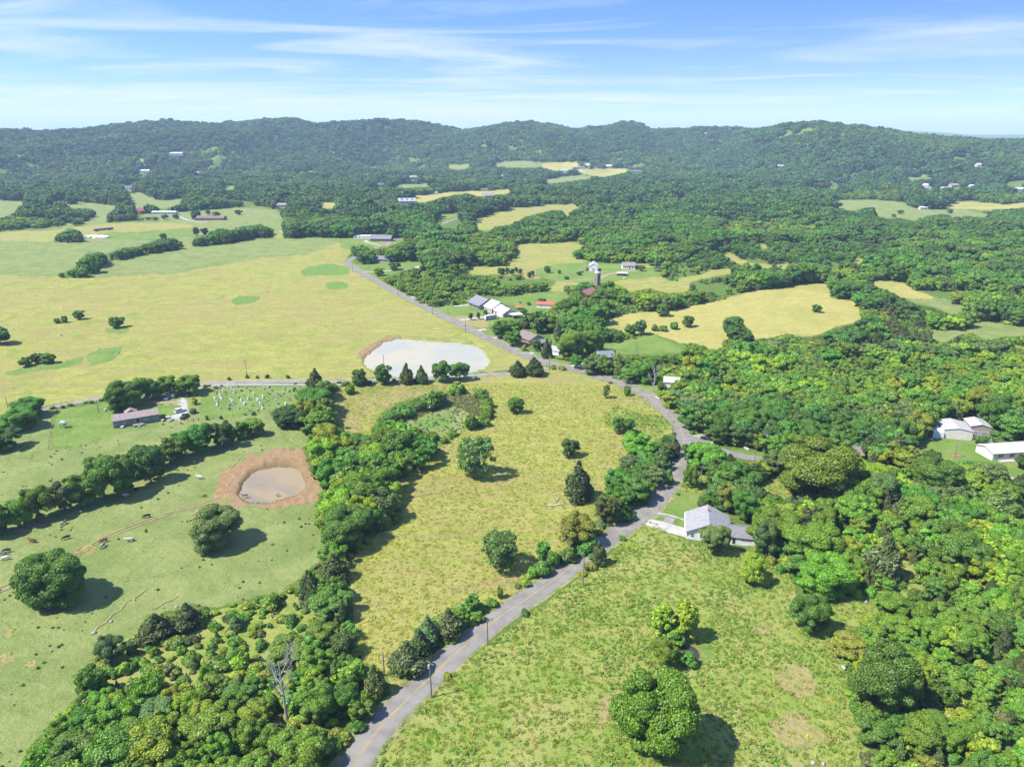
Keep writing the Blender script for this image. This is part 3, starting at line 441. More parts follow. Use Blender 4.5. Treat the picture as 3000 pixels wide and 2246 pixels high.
    c = mixc(1.0, c, g3.outputs[0], 'MULTIPLY'); c = mixc(1.0, c, (0.90, 0.92, 0.88), 'MULTIPLY')
    Lk(c, b.inputs['Base Color'])
    ad = N('ShaderNodeMath'); ad.operation = 'ADD'; Lk(streak, ad.inputs[0]); Lk(sml, ad.inputs[1]); ad2 = N('ShaderNodeMath'); ad2.operation = 'MULTIPLY_ADD'; Lk(fine, ad2.inputs[0]); ad2.inputs[1].default_value = 0.45; Lk(ad.outputs[0], ad2.inputs[2])
    bp = N('ShaderNodeBump'); bp.inputs['Strength'].default_value = 0.75; bp.inputs['Distance'].default_value = 0.9; Lk(ad2.outputs[0], bp.inputs['Height']); Lk(bp.outputs[0], b.inputs['Normal'])
    return m
gm.materials.append(ground_material())
ground = link(bpy.data.objects.new('ground', gm)); tag(ground, kind='structure')
# ------------------------------------------------------------------ water
def water(name, key, colr, rough, lvl, grow=1.05, c2=None):
    t, pts = PONDS[key]; g = G(t, pts); c = g.mean(0)
    p = (g-c)*grow + c; n = len(p)
    q = []
    for i in range(n):                       # rounded outline
        a, b, c1, c2_ = p[i-1], p[i], p[(i+1) % n], p[(i+2) % n]
        for s in (0, .25, .5, .75): q.append(0.5*((2*b) + (-a+c1)*s + (2*a-5*b+4*c1-c2_)*s*s + (-a+3*b-3*c1+c2_)*s**3))
    q = np.array(q); z = c[2] + lvl; q[:, 2] = z
    m = bpy.data.materials.new(name); m.use_nodes = True; nt = m.node_tree; b = nt.nodes['Principled BSDF']; b.inputs['Roughness'].default_value = rough; b.inputs['IOR'].default_value = 1.33
    geo = nt.nodes.new('ShaderNodeNewGeometry'); no = nt.nodes.new('ShaderNodeTexNoise'); no.inputs['Scale'].default_value = 0.035; no.inputs['Detail'].default_value = 3; no.inputs['Distortion'].default_value = 1.5
    nt.links.new(geo.outputs['Position'], no.inputs['Vector']); r = nt.nodes.new('ShaderNodeValToRGB'); nt.links.new(no.outputs[0], r.inputs[0]); r.color_ramp.elements[0].position = 0.42; r.color_ramp.elements[1].position = 0.6
    r.color_ramp.elements[0].color = (*colr, 1); r.color_ramp.elements[1].color = (*(c2 or colr), 1); nt.links.new(r.outputs[0], b.inputs['Base Color'])
    n2 = nt.nodes.new('ShaderNodeTexNoise'); n2.inputs['Scale'].default_value = 0.8; nt.links.new(geo.outputs['Position'], n2.inputs['Vector']); bp = nt.nodes.new('ShaderNodeBump'); bp.inputs['Strength'].default_value = 0.05; nt.links.new(n2.outputs[0], bp.inputs['Height']); nt.links.new(bp.outputs[0], b.inputs['Normal'])
    bm = bmesh.new(); f = bm.faces.new([bm.verts.new(x) for x in q]); bm.normal_update()
    if f.normal.z < 0: f.normal_flip()
    bmesh.ops.triangulate(bm, faces=bm.faces[:]); me = bpy.data.meshes.new(name); bm.to_mesh(me); bm.free(); me.materials.append(m)
    return tag(link(bpy.data.objects.new(name, me)), kind='structure')
water('milky_pond_water', 'big', (0.335,0.30,0.195), 0.07, -0.72, 1.03, (0.285,0.28,0.205))
water('muddy_pond_water', 'mud', (0.235,0.18,0.095), 0.06, -0.72, 1.06, (0.175,0.145,0.10))
water('dark_pond_water', 'dark', (0.035,0.032,0.028), 0.05, -0.62, 1.06)
# ------------------------------------------------------------------ roads
def smooth_line(g, step=3.0):
    g = np.asarray(g); o = []
    n = len(g)
    for i in range(n-1):
        a, b, c, d_ = g[max(i-1, 0)], g[i], g[i+1], g[min(i+2, n-1)]
        k = max(2, int(np.linalg.norm(c-b)/step))
        for s in np.arange(k)/k: o.append(0.5*((2*b) + (-a+c)*s + (2*a-5*b+4*c-d_)*s*s + (-a+3*b-3*c+d_)*s**3))
    o.append(g[-1]); return np.array(o)
ROADS = []
def strip(name, line, width, m, lift, parent=None, off=0.0, kind='structure', cross=3, wob=0.0, keep=True):
    p = np.asarray(line)[:, :2]; t = np.gradient(p, axis=0); t /= np.linalg.norm(t, axis=1)[:, None]+1e-9; nrm = np.stack([-t[:, 1], t[:, 0]], 1)
    rows = []
    wv = width*(1 + wob*(vnoise(np.arange(len(p))*0.35, p[:, 0]*0, 8)-0.5)) if wob else width*np.ones(len(p))
    for k in np.linspace(-0.5, 0.5, cross): rows.append(p + nrm*(off + k*wv)[:, None] if np.ndim(off + k*wv) else p + nrm*(off+k*wv))
    q = np.stack(rows, 1); z = H(q[..., 0], q[..., 1]) + lift
    v = np.concatenate([q, z[..., None]], 2).reshape(-1, 3); n = len(p)
    i = np.arange(n-1)[:, None]*cross; j = np.arange(cross-1)[None, :]
    f = np.stack([i+j, i+cross+j, i+cross+j+1, i+j+1], 2).reshape(-1, 4)[:, ::-1].copy()
    o = obj(name, v, f, m, parent, True)
    if keep: ROADS.append((p, width))
    if parent is None: tag(o, kind=kind)
    return o
ASPH = mat('asphalt', (0.258, 0.245, 0.218), (0.19, 0.179, 0.158), 0.25, 0.9, coords='Object', detail=8)
CONC = mat('concrete', (0.50, 0.47, 0.42), (0.38, 0.355, 0.32), 0.5, 0.9, detail=8)
GRAV = mat('gravel_lane', (0.40, 0.37, 0.32), (0.27, 0.25, 0.21), 0.7, 0.95, detail=8)
TRACK = mat('bare_soil', (0.40, 0.29, 0.165), (0.26, 0.22, 0.10), 0.6, 0.95, detail=6)
YEL = mat('yellow_paint', (0.52, 0.33, 0.09), (0.30, 0.23, 0.12), 0.35, 0.8, detail=8)
WHT = mat('white_paint_line', (0.55, 0.53, 0.5), (0.33, 0.31, 0.29), 0.35, 0.8, detail=8)
main_px = np.concatenate([S('L', [(120,1560),(195,1430),(275,1299),(340,1190),(415,1085),(505,985),(600,890),(700,795),(800,700),(905,605),(1030,500),(1165,395),(1320,290),(1450,195),(1600,85),(1700,10)]),
    S('M', [(0,690),(60,620),(112,555),(158,470),(190,390),(207,320),(207,265),(186,205),(130,130),(60,75)]), S('H', [(1950,1105),(1850,1060),(1700,1010),(1550,965),(1400,930),(1280,895),(1150,845),(1020,785),(900,730),(780,670),(640,600),(500,530),(380,470),(300,425),(200,370),(100,310),(50,277),(38,262),(62,243)]),
    S('F', [(790,545),(850,520),(942,488),(996,468),(1045,450)])])
TAGS['P'] = (0, 0, 1.0)
main_line = smooth_line(G('P', main_px), 3.0)
strip('road_shoulder', main_line, 8.6, mat('road_shoulder', (0.30,0.27,0.13), (0.15,0.19,0.05), 0.5, 0.95, detail=8), 0.055, cross=5, wob=0.35, keep=False)
road = strip('road', main_line, 6.1, ASPH, 0.09, cross=7)
for o_ in (-0.14, 0.14): strip('centre_line_marking', main_line, 0.13, YEL, 0.10, road, o_, cross=2, keep=False)
side_px = np.concatenate([S('E', [(-300,1005),(0,935),(110,918),(280,885),(400,855),(700,805),(1000,760),(1300,722),(1500,708),(2000,700),(2212,703)]), S('H', [(215,1025),(520,1015),(830,995),(1090,982),(1230,965),(1330,945)])])
strip('side_road', smooth_line(G('P', side_px), 3.0), 4.6, mat('worn_asphalt', (0.30,0.275,0.255), (0.23,0.21,0.195), 0.3, 0.9, detail=8), 0.07, cross=5)
strip('gravel_lane', smooth_line(G('E', [(1290,745),(1400,728),(1600,722),(1900,722),(2212,722)]), 3.0), 2.6, GRAV, 0.05, wob=0.5)
br_px = S('M', [(225,268),(270,275),(340,305),(430,343),(540,372),(660,392),(900,440),(1200,490),(1500,530),(1850,552),(2212,560),(2500,570)])
strip('branch_road', smooth_line(G('P', br_px), 3.0), 5.0, ASPH, 0.075, cross=5)
def pad(name, t, pts, m, lift=0.06):
    g = G(t, pts); bm = bmesh.new(); f = bm.faces.new([bm.verts.new((p[0], p[1], p[2]+lift)) for p in g]); bm.normal_update()
    if f.normal.z < 0: f.normal_flip()
    r = bmesh.ops.extrude_face_region(bm, geom=bm.faces[:]); bmesh.ops.translate(bm, verts=[x for x in r['geom'] if isinstance(x, bmesh.types.BMVert)], vec=(0, 0, -0.25))
    bmesh.ops.recalc_face_normals(bm, faces=bm.faces[:])
    bmesh.ops.triangulate(bm, faces=bm.faces[:]); me = bpy.data.meshes.new(name); bm.to_mesh(me); bm.free(); me.materials.append(m)
    return tag(link(bpy.data.objects.new(name, me)), kind='structure')
pad('concrete_driveway', 'c', [(165,500),(255,405),(330,425),(430,440),(640,500),(830,555),(930,580),(880,725),(500,620)], CONC, 0.10)
pad('parking_pavement', 'c', [(345,320),(400,310),(540,365),(690,400),(655,500),(480,440),(530,375)], mat('grey_paving', (0.30,0.285,0.27), (0.24,0.225,0.215), 0.6, 0.9), 0.08)
strip('concrete_path', smooth_line(G('c', [(385,300),(640,360),(1000,480)]), 1.0), 0.8, CONC, 0.11, cross=2)
pad('gravel_parking', 'M', [(262,250),(310,245),(380,270),(420,300),(340,300),(265,275)], GRAV, 0.06)
pad('asphalt_forecourt', 'f', [(1490,270),(1560,225),(1650,210),(1840,290),(1990,320),(1880,335),(1700,300)], ASPH, 0.06)
for t, pts, w, m in [('d', [(-220,420),(0,405),(120,385),(240,365)], 3.2, CONC), ('d', [(-90,720),(30,710),(200,690),(400,665),(600,640),(800,620),(900,610)], 4.2, CONC), ('d', [(270,950),(380,930),(480,920)], 3.5, CONC), ('d', [(560,1110),(650,1105),(760,1095)], 3.5, CONC),
                     ('g', [(1150,860),(1350,870),(1440,840),(1560,790)], 5.5, CONC), ('g', [(380,590),(480,590),(580,575)], 3.5, CONC), ('e', [(-250,630),(0,615),(250,600),(550,570)], 3.2, TRACK), ('e', [(700,560),(800,510),(900,470),(1050,440),(1250,405),(1500,390)], 5.0, TRACK), ('H', [(130,325),(200,325),(300,318),(420,305)], 3.0, CONC), ('B', [(155,895),(180,910),(280,925),(340,890),(420,880)], 4.0, CONC), ('A', [(1160,742),(1230,765),(1310,775),(1340,770)], 4.0, CONC), ('A', [(948,390),(940,415),(930,450)], 5.0, TRACK), ('M', [(2120,500),(2180,520),(2300,530)], 3.5, GRAV), ('f', [(1640,190),(1750,215),(1850,255),(1950,290)], 2.5, CONC), ('H', [(430,490),(490,485)], 4.0, CONC), ('H', [(2010,1135),(2060,1140)], 4, CONC)]:
    strip('driveway', smooth_line(G(t, pts), 2.5), w, m, 0.065, wob=0.25 if m is TRACK else 0)
for t, pts, w in [('J', [(-120,800),(0,760),(120,700),(250,640),(380,585),(530,495),(700,425),(900,352),(1090,305)], 0.55), ('J', [(-120,780),(0,735),(110,690)], 0.5), ('J', [(380,575),(530,480),(700,410),(900,345),(1100,285),(1170,230)], 0.5), ('J', [(770,850),(800,842),(840,815),(880,803),(910,780)], 0.4), ('J', [(1130,160),(1180,130),(1240,60)], 0.4), ('J', [(470,985),(500,940),(540,918),(580,872),(620,850),(650,808),(690,792),(760,740)], 0.35), ('J', [(980,370),(1040,330),(1110,310)], 0.6),
                  ('K', [(540,830),(640,810),(760,790),(820,760)], 0.5), ('b', [(900,560),(1100,545),(1340,550),(1700,545)], 2.2)]:
    strip('cattle_path' if t == 'J' else 'track_path', smooth_line(G(t, pts), 1.5), w, TRACK, 0.16, wob=1.2, cross=2, keep=False)
# ------------------------------------------------------------------ trees: crowns of many small leaf faces over lobes, limbs inside
rng = np.random.default_rng(7)
def unit(a): return a/(np.linalg.norm(a, axis=-1, keepdims=True)+1e-9)
ICO_V = None
def ico():
    global ICO_V
    if ICO_V is None:
        bm = bmesh.new(); bmesh.ops.create_icosphere(bm, subdivisions=2, radius=1.0)
        ICO_V = (np.array([v.co[:] for v in bm.verts]), np.array([[v.index for v in f.verts] for f in bm.faces])); bm.free()
    return ICO_V
def leaf_quads(p, nrm, size, rg, droop=0.0, asp=1.35):
    n = len(p); a = unit(np.cross(nrm, rg.normal(size=(n, 3)))); b = np.cross(nrm, a)
    if droop: b = unit(b*(1-droop) + np.array([0, 0, -1.0])*droop)
    s = size*rg.uniform(0.6, 1.35, (n, 1))
    a = a*s*0.5; b = b*s*0.5*asp
    k = nrm*s*0.16                              # cupped, not flat
    v = np.stack([p-b, p+a*0.95+k, p+b, p-a*0.95+k], 1)
    return v.reshape(-1, 3), np.arange(4*n).reshape(n, 4)
def crown_mesh(name, lobes, n, size, rg, jit=0.55, core=0.70, keep_under=0.35, droop=0.0, shell=(0.78, 1.08), asp=1.35):
    L = np.asarray(lobes, float); c, r = L[:, :3], L[:, 3:6]
    w = (r[:, 0]*r[:, 1]+r[:, 0]*r[:, 2]+r[:, 1]*r[:, 2]); w = w/w.sum()
    k = rg.choice(len(L), int(n*2.6), p=w); d = unit(rg.normal(size=(len(k), 3)))
    ok = (d[:, 2] > -0.35) | (rg.random(len(k)) < keep_under); k = k[ok]; d = d[ok]
    p = c[k] + d*r[k]*rg.uniform(*shell, (len(k), 1))
    q = ((p[:, None, :]-c[None])/r[None]); inside = (np.linalg.norm(q, axis=2) < 0.80); inside[np.arange(len(k)), k] = False
    ok = ~inside.any(1) & (p[:, 2] > 0.05); p = p[ok][:n]; d = d[ok][:n]
    nr_ = unit(d + rg.normal(size=d.shape)*jit + np.array([0, 0, 0.25]))
    V1, F1 = leaf_quads(p, nr_, size, rg, droop, asp)
    Vs = [V1]; Fs = [F1]; o = len(V1)
    if core:
        iv, it = ico()
        for cc, rr in zip(c, r):
            x = iv*(1+0.35*(rg.random((len(iv), 1))-0.5))*rr*core + cc; x[:, 2] = np.maximum(x[:, 2], 0.03)
            Vs.append(x); Fs.append(np.concatenate([it, it[:, 2:3]], 1)[:, [0, 1, 2, 2]] + o if False else it + o); o += len(iv)
    v = np.concatenate(Vs); quads = Fs[0]; tris = np.concatenate(Fs[1:]) if len(Fs) > 1 else np.zeros((0, 3), int)
    me = bpy.data.meshes.new(name); me.vertices.add(len(v)); me.vertices.foreach_set('co', v.astype(np.float32).ravel())
    li = np.concatenate([quads.ravel(), tris.ravel()]).astype(np.int32); me.loops.add(len(li)); me.loops.foreach_set('vertex_index', li)
    ls = np.concatenate([np.arange(len(quads))*4, len(quads)*4+np.arange(len(tris))*3]).astype(np.int32); me.polygons.add(len(ls)); me.polygons.foreach_set('loop_start', ls)
    me.update(calc_edges=True); me.materials.append(LEAF); return me
def broad_lobes(rg, h, w, n=20, base=0.14, flat=1.0):
    z0 = h*base; cz = (z0+h)/2; rz = (h-z0)/2; rx = w/2; out_ = [(0, 0, cz, rx*0.50, rx*0.50, rz*0.58)]; k_ = 1.5; n = int(n*k_*1.35); f1, f2 = rg.random(2)*6.283
    for i in range(n):
        d = unit(rg.normal(size=3)); d[2] = d[2]*0.9+0.12; d = unit(d); s = rg.uniform(0.20, 0.50)/k_*1.05; rad = rx*s
        tz = cz + d[2]*(rz-rad*0.75)*rg.uniform(0.85, 1.05); an_ = math.atan2(d[1], d[0]); env = rx*rg.uniform(0.74, 1.08)*(1+0.13*math.sin(2*an_+f1)+0.10*math.sin(3*an_+f2))-rad*0.8
        xy = unit(d[:2]+1e-6)*env*math.sqrt(max(0.05, 1-((tz-cz)/rz)**2)); out_.append((xy[0], xy[1], tz, rad*rg.uniform(.9, 1.2), rad*rg.uniform(.9, 1.2), rad*rg.uniform(.7, .95)*flat))
    return out_
def cedar_lobes(rg, h, w, n=26):
    o = []
    for i in range(n):
        t = (i+rg.random())/n; z = h*(0.06+0.90*t); rad = w/2*(1-t**1.5*0.93)*min(1, 0.72+t*1.4); a = rg.random()*6.283; q = rad*rg.uniform(0.25, 0.62); s = max(0.16, rad*rg.uniform(0.40, 0.60))
        o.append((q*math.cos(a), q*math.sin(a), z, s, s, s*rg.uniform(1.0, 1.6)))
    for i in range(7): o.append((0, 0, h*(0.1+0.8*i/6), w*0.30*(1-i/7.5), w*0.30*(1-i/7.5), h*0.11))
    o.append((0, 0, h*0.95, w*0.05, w*0.05, h*0.06)); return o
def shrub_lobes(rg, h, w, n=11):
    o = [(0, 0, h*0.40, w*0.36, w*0.36, h*0.40)]
    for i in range(n):
        a = rg.random()*6.283; q = w/2*math.sqrt(rg.random())*0.72; s = rg.uniform(0.20, 0.34)*w/2*1.25; z = h*rg.uniform(0.22, 0.92)*(1-0.55*(q/(w/2))**2); o.append((q*math.cos(a), q*math.sin(a), max(z-s*0.4, s*0.5), s, s, min(s, h*0.4)*rg.uniform(.8, 1.1)))
    return o
def limbs(rg, h, w, n=7, r0=0.03, base=0.15, dead=False, depth=2):
    mb = MB(); th = h*(0.72 if dead else 0.55); pts = [(0, 0, -0.3)]
    x = y = 0
    for k in range(1, 5): x += rg.normal()*0.02*h; y += rg.normal()*0.02*h; pts.append((x, y, th*k/4))
    mb.tube(pts, [h*r0*(1.25, 1, .85, .65, .4)[k] for k in range(5)], 7)
    for i in range(n):
        t = base+0.15+0.6*i/n; p = Vector(pts[min(4, max(1, int(t*4/0.75)))]); p.z = min(th, h*t*0.85); a = i*2.4+rg.random(); e = rg.uniform(0.35, 1.0)
        d = Vector((math.cos(a), math.sin(a), e)).normalized(); ln = w*0.5*rg.uniform(0.65, 0.98)*(1 if dead else 0.82)
        q = p+d*ln*0.5+Vector((0, 0, -0.02*h)); q2 = p+d*ln+Vector((rg.normal()*.04*h, rg.normal()*.04*h, 0.05*h)); rr = h*r0*0.42
        mb.tube([p, q, q2], [rr, rr*0.65, rr*0.25], 5)
        if depth > 1:
            for j in range(5 if dead else 3):
                s = p.lerp(q2, rg.uniform(0.3, 0.95)); dd_ = (d + Vector(rg.normal(size=3))*0.6 + Vector((0, 0, 0.35))).normalized(); l2 = ln*rg.uniform(0.25, 0.5); e2 = s+dd_*l2
                mb.tube([s, s.lerp(e2, .5)+Vector(rg.normal(size=3))*0.03*l2, e2], [rr*0.4, rr*0.25, rr*0.08], 4)
                if dead:
                    for j2 in range(4):
                        s2 = s.lerp(e2, rg.uniform(.3, 1)); e3 = s2+(dd_+Vector(rg.normal(size=3))*0.7).normalized()*l2*0.45; mb.tube([s2, e3], [rr*.16, rr*.05], 3)
    return mb
# prototypes at nominal size; every use scales them
PROTO = {k: [] for k in ('b', 'c', 's', 'g', 'u')}; TRUNK = {}
def reg(kind, name, lobes, n, size, h, w, seed, trunk=True, **k):
    rg = np.random.default_rng(seed); me = crown_mesh('crown', lobes, n, size, rg, **k)
    tr = mesh('trunk', *(lambda q: (q.v, q.f))(limbs(rg, h, w, 6 if kind != 'c' else 4)), BARK) if trunk else None
    PROTO[kind].append((me, tr, h, w))
for i in range(7):
    rg = np.random.default_rng(100+i); h, w = 11.0, rg.uniform(9, 11); reg('b', '', broad_lobes(rg, h, w, int(rg.integers(14, 26)), rg.uniform(0.05, 0.14)), 15000, 0.33, h, w, 200+i)
for i in range(5):
    rg = np.random.default_rng(120+i); h, w = 8.0, rg.uniform(4.2, 5.4); reg('c', '', cedar_lobes(rg, h, w, 30), 6500, 0.32, h, w, 220+i, jit=0.7, droop=0.25, shell=(0.70, 1.30), core=0.62, asp=1.9)
for i in range(5):
    rg = np.random.default_rng(140+i); h, w = 3.0, rg.uniform(3.4, 4.2); reg('s', '', shrub_lobes(rg, h, w), 1500, 0.38, h, w, 240+i)
for i in range(3):
    rg = np.random.default_rng(160+i); h, w = 9.0, 9.5; lb = broad_lobes(rg, h, w, 34, 0.06, 0.8); reg('g', '', [(a, b, c_, d_*.72, e_*.72, f_*.72) for a, b, c_, d_, e_, f_ in lb[1:]], 4600, 0.34, h, w, 260+i, jit=0.9, core=0.42, shell=(0.55, 1.25), asp=2.2)
for i in range(2):
    rg = np.random.default_rng(180+i); h, w = 9.0, 4.4; reg('u', '', [(q[0], q[1], q[2], q[3], q[4], q[5]*1.25) for q in broad_lobes(rg, h, w, 26, 0.06)], 3800, 0.46, h, w, 280+i)
PROTO['B'] = []
for i in range(3):
    rg = np.random.default_rng(170+i); h, w = 16.0, 17.0; reg('B', '', broad_lobes(rg, h, w, 34, 0.03, 0.9), 34000, 0.37, h, w, 270+i)
DEAD = []
for i in range(2):
    rg = np.random.default_rng(190+i); q = limbs(rg, 9.0, 7.5, 9, 0.024, 0.1, True); DEAD.append(mesh('branches', q.v, q.f, DEADBARK))
TINT = {'lime': (0.135,0.235,0.022), 'bright': (0.085,0.190,0.022), 'mid': (0.062,0.140,0.024), 'dark': (0.042,0.098,0.024), 'deep': (0.050,0.128,0.018), 'olive': (0.082,0.105,0.036), 'darkolive': (0.055,0.080,0.026), 'grey': (0.100,0.148,0.046), 'blue': (0.066,0.132,0.046), 'yellow': (0.135,0.195,0.032), 'brown': (0.092,0.108,0.045)}
TINT = {k: (v[0]*(1.45 if k in ('olive', 'darkolive', 'brown', 'grey') else 1.78), v[1]*(1.62 if k in ('mid', 'dark', 'deep') else 1.45), v[2]*1.2) for k, v in TINT.items()}
TWORD = {'lime': 'lime green', 'bright': 'bright green', 'mid': 'mid green', 'dark': 'dark green', 'deep': 'deep green', 'olive': 'olive', 'darkolive': 'dark olive', 'grey': 'grey-green', 'blue': 'bluish', 'yellow': 'yellow-green', 'brown': 'brownish'}
KNAME = {'b': ('broadleaf_tree', 'broadleaf tree', 'tree'), 'c': ('cedar_tree', 'cedar', 'tree'), 's': ('shrub', 'shrub', 'shrub'), 'g': ('wispy_tree', 'wispy tree', 'tree'), 'u': ('upright_tree', 'narrow upright tree', 'tree'), 'd': ('dead_tree', 'bare dead tree', 'tree')}
TREES = []      # x, y, radius of every placed tree
def plant(kind, x, y, z, h, w, tint, label, group=None, rz=None, var=None):
    name, _, cat = KNAME[kind]
    e = empty(name, (x, y, z-0.05), rz if rz is not None else rng.random()*6.283, label, cat, group)
    if kind == 'd':
        o = link(bpy.data.objects.new('branches', DEAD[int(rng.integers(2))]), e); o.scale = (w/7.0, w/7.0, h/6.6); return e
    P = PROTO['B' if kind == 'b' and w > 13.5 else kind]; me, tr, ph, pw = P[int(rng.integers(len(P))) if var is None else var]
    s = (w/pw*0.96, w/pw*0.96, h/ph*0.95)
    cr = link(bpy.data.objects.new('crown', me), e); cr.scale = s; j = rng.uniform(0.9, 1.1, 3); cr['tint'] = [float(a*b) for a, b in zip(tint, j)]
    if tr: t = link(bpy.data.objects.new('trunk', tr), e); t.scale = s
    TREES.append((x, y, w/2)); return e
def box_to_tree(tg, x0, y0, x1, y1):
    """visible outline of a crown -> base point, height, width (an ellipsoid standing on the ground)"""
    p = S(tg, [(x0, y0), (x1, y1)]); um, vm = (p[0]+p[1])/2; ew, ev = p[1]-p[0]
    vb = p[1][1]-0.15*ev; h = 0
    for _ in range(4):
        g = G('P', [(um, vb)])[0]; dist = math.sqrt(g[0]**2+g[1]**2+(CAMZ-g[2])**2); th = math.asin((CAMZ-g[2])/dist); dep = g[1]*cp + (CAMZ-g[2])*sp_; pxm = FPX/dep
        w = ew/pxm; e_m = ev/pxm; h2 = e_m**2-(w*math.sin(th))**2; h = math.sqrt(max(h2, (0.62*w*math.cos(th))**2))/math.cos(th); h = min(h, 2.6*w)
        vb = vm + h*math.cos(th)/2*pxm
    return g, h, w
